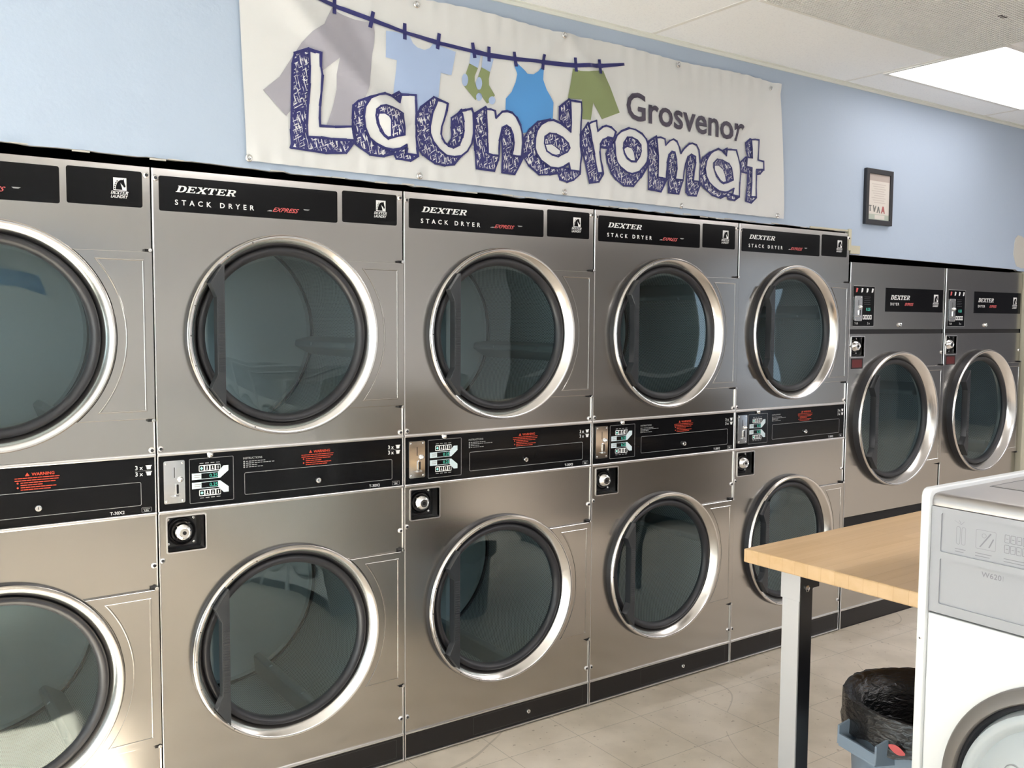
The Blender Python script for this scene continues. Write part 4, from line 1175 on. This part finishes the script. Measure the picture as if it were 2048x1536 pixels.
def leg(px, py, sgn):  # pale plate and black post put the leg's lit and dark sides into colour
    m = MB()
    m.box(px, px + 0.006, py - 0.056, py, 0.0, 0.815, litleg)
    m.box(px - 0.003, px + 0.0, py - 0.060, py + 0.004, 0.742, 0.818, litleg)
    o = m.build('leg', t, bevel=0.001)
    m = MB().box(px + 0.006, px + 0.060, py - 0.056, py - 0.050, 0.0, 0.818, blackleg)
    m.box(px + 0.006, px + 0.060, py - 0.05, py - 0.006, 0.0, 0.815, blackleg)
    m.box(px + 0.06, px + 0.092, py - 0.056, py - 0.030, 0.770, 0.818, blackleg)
    m.build('leg_dark_side', o, bevel=0.001)
    m = MB()
    T = Matrix.Translation((px + 0.030, 0, 0.775))
    m.lathe([(0.010, py - 0.056), (0.010, py - 0.062), (0.0065, py - 0.064), (0.0005, py - 0.065)], chrome, 6, T)
    m.build('bolt', o, smooth=30)


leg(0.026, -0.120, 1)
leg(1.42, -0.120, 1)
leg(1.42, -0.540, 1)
m = MB().box(0.70, 1.40, -0.30, -0.27, 0.785, 0.819, blackleg)
m.build('rail', t)

# ------------------------------------------------------------------ litter bin
BX, BY, BH, BR_ = 1.79, -1.315, 0.44, 0.225
t = thing('waste_bin', 'grey plastic waste bin with black liner under the table', 'bin', (BX, BY, 0))
S = Matrix.Rotation(PI / 2, 4, 'X')          # turns the lathe's y axis to the vertical
m = MB()
m.lathe([(0.001, 0.012), (0.178, 0.012), (0.185, 0.0), (0.190, 0.0), (BR_ - 0.012, BH - 0.06), (BR_, BH - 0.055), (BR_, BH), (BR_ - 0.008, BH), (BR_ - 0.018, BH - 0.06), (0.180, 0.02)], binp, 56, Matrix(((1, 0, 0, 0), (0, 0, 1, 0), (0, 1, 0, 0), (0, 0, 0, 1))))
m.build('bin_body', t, smooth=40)
# liner folded over the rim, crinkled
rings = [(0.11, 0.04), (0.150, 0.20), (BR_ - 0.050, BH - 0.07), (BR_ - 0.016, BH + 0.004), (BR_ + 0.004, BH + 0.008), (BR_ + 0.008, BH - 0.03), (BR_ + 0.007, BH - 0.058), (BR_ + 0.010, BH - 0.088)]
vs, fs = [], []
n = 110
for i in range(n):
    a = 2 * PI * i / n
    for k, (r, z) in enumerate(rings):
        w = noise.noise(Vector((math.cos(a) * 6, math.sin(a) * 6, k * 0.8))) * 0.006 + noise.noise(Vector((math.cos(a) * 15, math.sin(a) * 15, k * 2.0))) * 0.003
        z2 = z + (noise.noise(Vector((math.cos(a) * 3, math.sin(a) * 3, 9))) * 0.022 if k == len(rings) - 1 else noise.noise(Vector((math.cos(a) * 9, math.sin(a) * 9, 4))) * 0.004)
        vs.append(((r + abs(w)) * math.cos(a), (r + abs(w)) * math.sin(a), z2))
k = len(rings)
for i in range(n):
    j = (i + 1) % n
    for b in range(k - 1):
        fs.append((i * k + b, j * k + b, j * k + b + 1, i * k + b + 1))
m = MB().add(vs, fs, bag)
m.add([(0.12 * math.cos(2 * PI * i / 30), 0.12 * math.sin(2 * PI * i / 30), 0.035) for i in range(30)], [tuple(range(30))], bag)
ln = m.build('bin_liner', t, smooth=80)
m = MB()
for (a0, a1, z0, z1, mm) in ((R(188), R(198), BH - 0.072, BH - 0.048, red),):
    vs = []
    for i in range(7):
        a = a0 + (a1 - a0) * i / 6
        e = math.sin(PI * (i + 0.5) / 7)
        zc = (z0 + z1) / 2 + 0.012 * (0.5 - i / 6)
        for s in (-1, 1):
            vs.append(((BR_ + 0.027) * math.cos(a), (BR_ + 0.027) * math.sin(a), zc + s * (z1 - z0) / 2 * e))
    m.add(vs, [(2 * i, 2 * i + 1, 2 * i + 3, 2 * i + 2) for i in range(6)], mm)
m.build('printed_mark', ln)
# side lug handle
T = Matrix.Rotation(R(167), 4, 'Z')
m = MB()
for s in (-1, 1):
    m.add([(BR_ - 0.02, s * 0.075, BH - 0.045), (BR_ - 0.02, s * 0.068, BH - 0.045), (BR_ + 0.036, s * 0.068, BH - 0.062), (BR_ + 0.036, s * 0.075, BH - 0.062),
           (BR_ - 0.03, s * 0.075, BH - 0.125), (BR_ - 0.03, s * 0.068, BH - 0.125), (BR_ + 0.036, s * 0.068, BH - 0.115), (BR_ + 0.036, s * 0.075, BH - 0.115)],
          [(0, 1, 2, 3), (4, 7, 6, 5), (0, 3, 7, 4), (1, 5, 6, 2), (3, 2, 6, 7), (0, 4, 5, 1)], binp, T)
m.box(BR_ + 0.029, BR_ + 0.036, -0.075, 0.075, BH - 0.115, BH - 0.085, binp, T)
m.box(BR_ - 0.03, BR_ + 0.036, -0.07, 0.07, BH - 0.120, BH - 0.113, binp, T)
m.build('handle', t, bevel=0.002)


# ------------------------------------------------------------------ washers in a row, fronts towards the windows
def make_washer(first):
    root = thing('washing_machine', 'x', 'washing machine', (0, 0, 0), 0, None)
    # local frame: x = along the front (camera side), y = depth into the machine, z up; turned so the front faces -x of the room
    W, D = 0.720, 0.69
    m = MB()
    for x0 in (0.0, W - 0.020):
        lp = []
        prof = [(-0.010, 0.0), (-0.010, 1.128)] + [(-0.010 + 0.018 * (1 - math.cos(R(a))), 1.128 + 0.018 * math.sin(R(a))) for a in (30, 60, 90)] + [(D, 1.146), (D, 0.0)]
        T = Matrix(((0, 1, 0, x0), (1, 0, 0, 0), (0, 0, 1, 0), (0, 0, 0, 1)))
        m.prism([prof[::-1]], 0.0, 0.020, enamel, T=T, back=True)
    m.box(0.02, W - 0.02, 0.020, D, 0.08, 0.86, enamel)
    m.prism([rect(0.02, W - 0.02, 0.10, 0.861), circ(W / 2, 0.50, 0.262, 64)], 0.0, 0.02, enamel)
    m.box(0.02, W - 0.02, 0.006, 0.03, 0.0, 0.098, blackm)
    m.build('body', root, bevel=0.003)
    m = MB()
    prof = [(0.004, 1.108), (0.003, 1.118), (0.006, 1.128), (0.014, 1.1335), (0.03, 1.1355), (D, 1.1355), (D, 1.10), (0.02, 1.10)]
    T = Matrix(((0, 1, 0, 0.0), (1, 0, 0, 0), (0, 0, 1, 0), (0, 0, 0, 1)))
    m.prism([prof[::-1]], 0.0205, W - 0.0205, topg, T=T, back=True)
    tp = m.build('top', root, smooth=40)
    m = MB().box(0.053, W - 0.06, 0.20, 0.52, 1.1340, 1.1372, topg)
    m.build('soap_lid', tp, bevel=0.003)
    m = MB().box(0.048, W - 0.055, 0.195, 0.525, 1.1340, 1.1361, rubber)
    m.build('lid_seal', tp)
    m = MB()
    m.prism([rect(0.021, W - 0.021, 0.8655, 1.1065), rrect(0.044, W - 0.044, 1.006, 1.094, 0.004), rrect(0.044, W - 0.044, 0.887, 0.991, 0.004)], 0.0, 0.02, paneg)
    m.poly([rect(0.04, W - 0.04, 1.0, 1.10)], 0.004, paneg).poly([rect(0.04, W - 0.04, 0.88, 0.995)], 0.004, paneg)
    y = 0.0037
    m.text('W620', 0.138, 0.9700, 0.0165, y, paned, spacing=1.05, fat=0.01)
    m.poly([rect(0.184, 0.1848, 0.970, 0.981)], y, paned)
    # pictogram of a coin, a hand and a programme chart, in grey print
    for k in range(3):
        a = R(60 + 35 * k)
        m.poly([[(0.086 + 0.002, 1.075 - 0.0), (0.086 + 0.003, 1.075), (0.086 + 0.020 * math.cos(a), 1.075 + 0.009 * math.sin(a)), (0.086 + 0.020 * math.cos(a) - 0.001, 1.075 + 0.009 * math.sin(a))]], y, paned)
    for dx in (0.0, 0.012):
        m.poly([outline(0.078 + dx, 0.087 + dx, 1.030, 1.070, 0.004, 0.0008)[0], outline(0.078 + dx, 0.087 + dx, 1.030, 1.070, 0.004, 0.0008)[1]], y, paned)
    m.poly(outline(0.122, 0.166, 1.030, 1.072, 0.003, 0.0007), y, paned)
    m.poly([[(0.130, 1.034), (0.133, 1.034), (0.156, 1.066), (0.153, 1.067)]], y, paned)
    m.poly([[(0.150, 1.036), (0.153, 1.036), (0.162, 1.056), (0.159, 1.056)]], y, paned)
    m.poly([circ(0.140, 1.060, 0.005, 12), circ(0.140, 1.060, 0.0042, 12)], y, paned)
    for r_ in range(2):
        for c in range(5):
            m.poly(outline(0.184 + c * 0.0125, 0.195 + c * 0.0125, 1.032 + r_ * 0.022, 1.050 + r_ * 0.022, 0.002, 0.0012), y, paned)
            m.poly([rect(0.187 + c * 0.0125, 0.192 + c * 0.0125, 1.040 + r_ * 0.022, 1.0415 + r_ * 0.022)], y, paned)
    for (x0, w) in ((0.076, 0.024), (0.122, 0.036), (0.184, 0.05)):
        for k in range(2):
            m.poly([rect(x0, x0 + w - 0.004 * k, 1.019 - 0.006 * k, 1.0205 - 0.006 * k)], y, paned)
    m.build('control_panel', root)
    m = MB()
    TT = Matrix.Translation((W / 2, 0, 0.50))
    m.lathe([(0.286, 0.0), (0.286, -0.014), (0.282, -0.020), (0.258, -0.026), (0.255, -0.022), (0.255, 0.01)], taupe, 80)
    d = m.build('door_ring', root, smooth=50, loc=(W / 2, 0, 0.50))
    MB().lathe([(0.2545, -0.012), (0.248, -0.016), (0.243, -0.010), (0.242, 0.0)], rubber, 80).build('gasket', d, smooth=50)
    m = MB().lathe([(0.2425, -0.004), (0.236, -0.030), (0.222, -0.036), (0.212, -0.032), (0.205, -0.026), (0.19, -0.034), (0.12, -0.044), (0.001, -0.047)], doorg, 80)
    for r0, a0, a1 in ((0.030, R(20), R(200)),):
        pass
    dd = m.build('door_cover', d, smooth=50)
    m = MB()
    pts2 = circ(-0.115, 0.085, 0.018, 14, R(-20), R(190))
    for i in range(14):
        a, b = Vector(pts2[i]), Vector(pts2[i + 1])
        n2 = Vector((-(b - a).y, (b - a).x)).normalized() * 0.0009
        m.poly([[tuple(a - n2), tuple(b - n2), tuple(b + n2), tuple(a + n2)]], -0.0425, paned)
    m.build('door_print', dd)
    m = MB().dome(W + 0.0, 0.72, 0.0, 0.0, 0.0, blackm, 6) if False else None
    screw(0.010, 0.80, -0.010, root, 0.0035)
    return root


WL = ['white front-loading washer beside the table, at the right edge of the picture',
      'white front-loading washer beyond the right edge, next to the first washer',
      'white front-loading washer second from the first, beyond the right edge',
      'white front-loading washer ending the row, farthest from the dryers']
w0 = make_washer(True)
for i in range(4):
    o = w0 if i == 0 else copy_tree(w0)
    # front faces -x: local x runs towards -y of the room, local y towards +x
    o.rotation_euler = (0, 0, -PI / 2)
    o.location = (1.289, -1.574 - i * 0.735, 0)
    o['label'] = WL[i]
    o['group'] = 'white washers in a row'

# notices on the opposite wall, seen mirrored in the door glass
t = tag(MB().prism([rect(-0.40, 0.40, -0.16, 0.16)], 0.0, 0.006, posterb, back=True).build('wall_poster', loc=(0.35, YF + 0.001, 1.98)), 'blue notice on the opposite wall, mirrored in the leftmost dryer glass', 'poster')
t.rotation_euler = (0, 0, PI)
t.location.y = YF + 0.0065

# unseen counter added so the lower dryer fronts mirror something dark brown
t = thing('reflection_counter', 'long brown counter added out of view beyond the white washers, for dark reflections', 'counter', (3.6, -2.6, 0))
MB().box(0.0, 2.0, -0.55, 0.0, 0.90, 0.94, reflbrown).build('countertop', t, bevel=0.003)
for k in range(4):
    m = MB().box(0.03 + k * 0.49, 0.03 + k * 0.49 + 0.485, -0.52, -0.03, 0.08, 0.90, reflbrown)
    m.build('cupboard', t, bevel=0.002)
MB().box(0.05, 1.95, -0.50, -0.07, 0.0, 0.08, blackm).build('plinth', t)
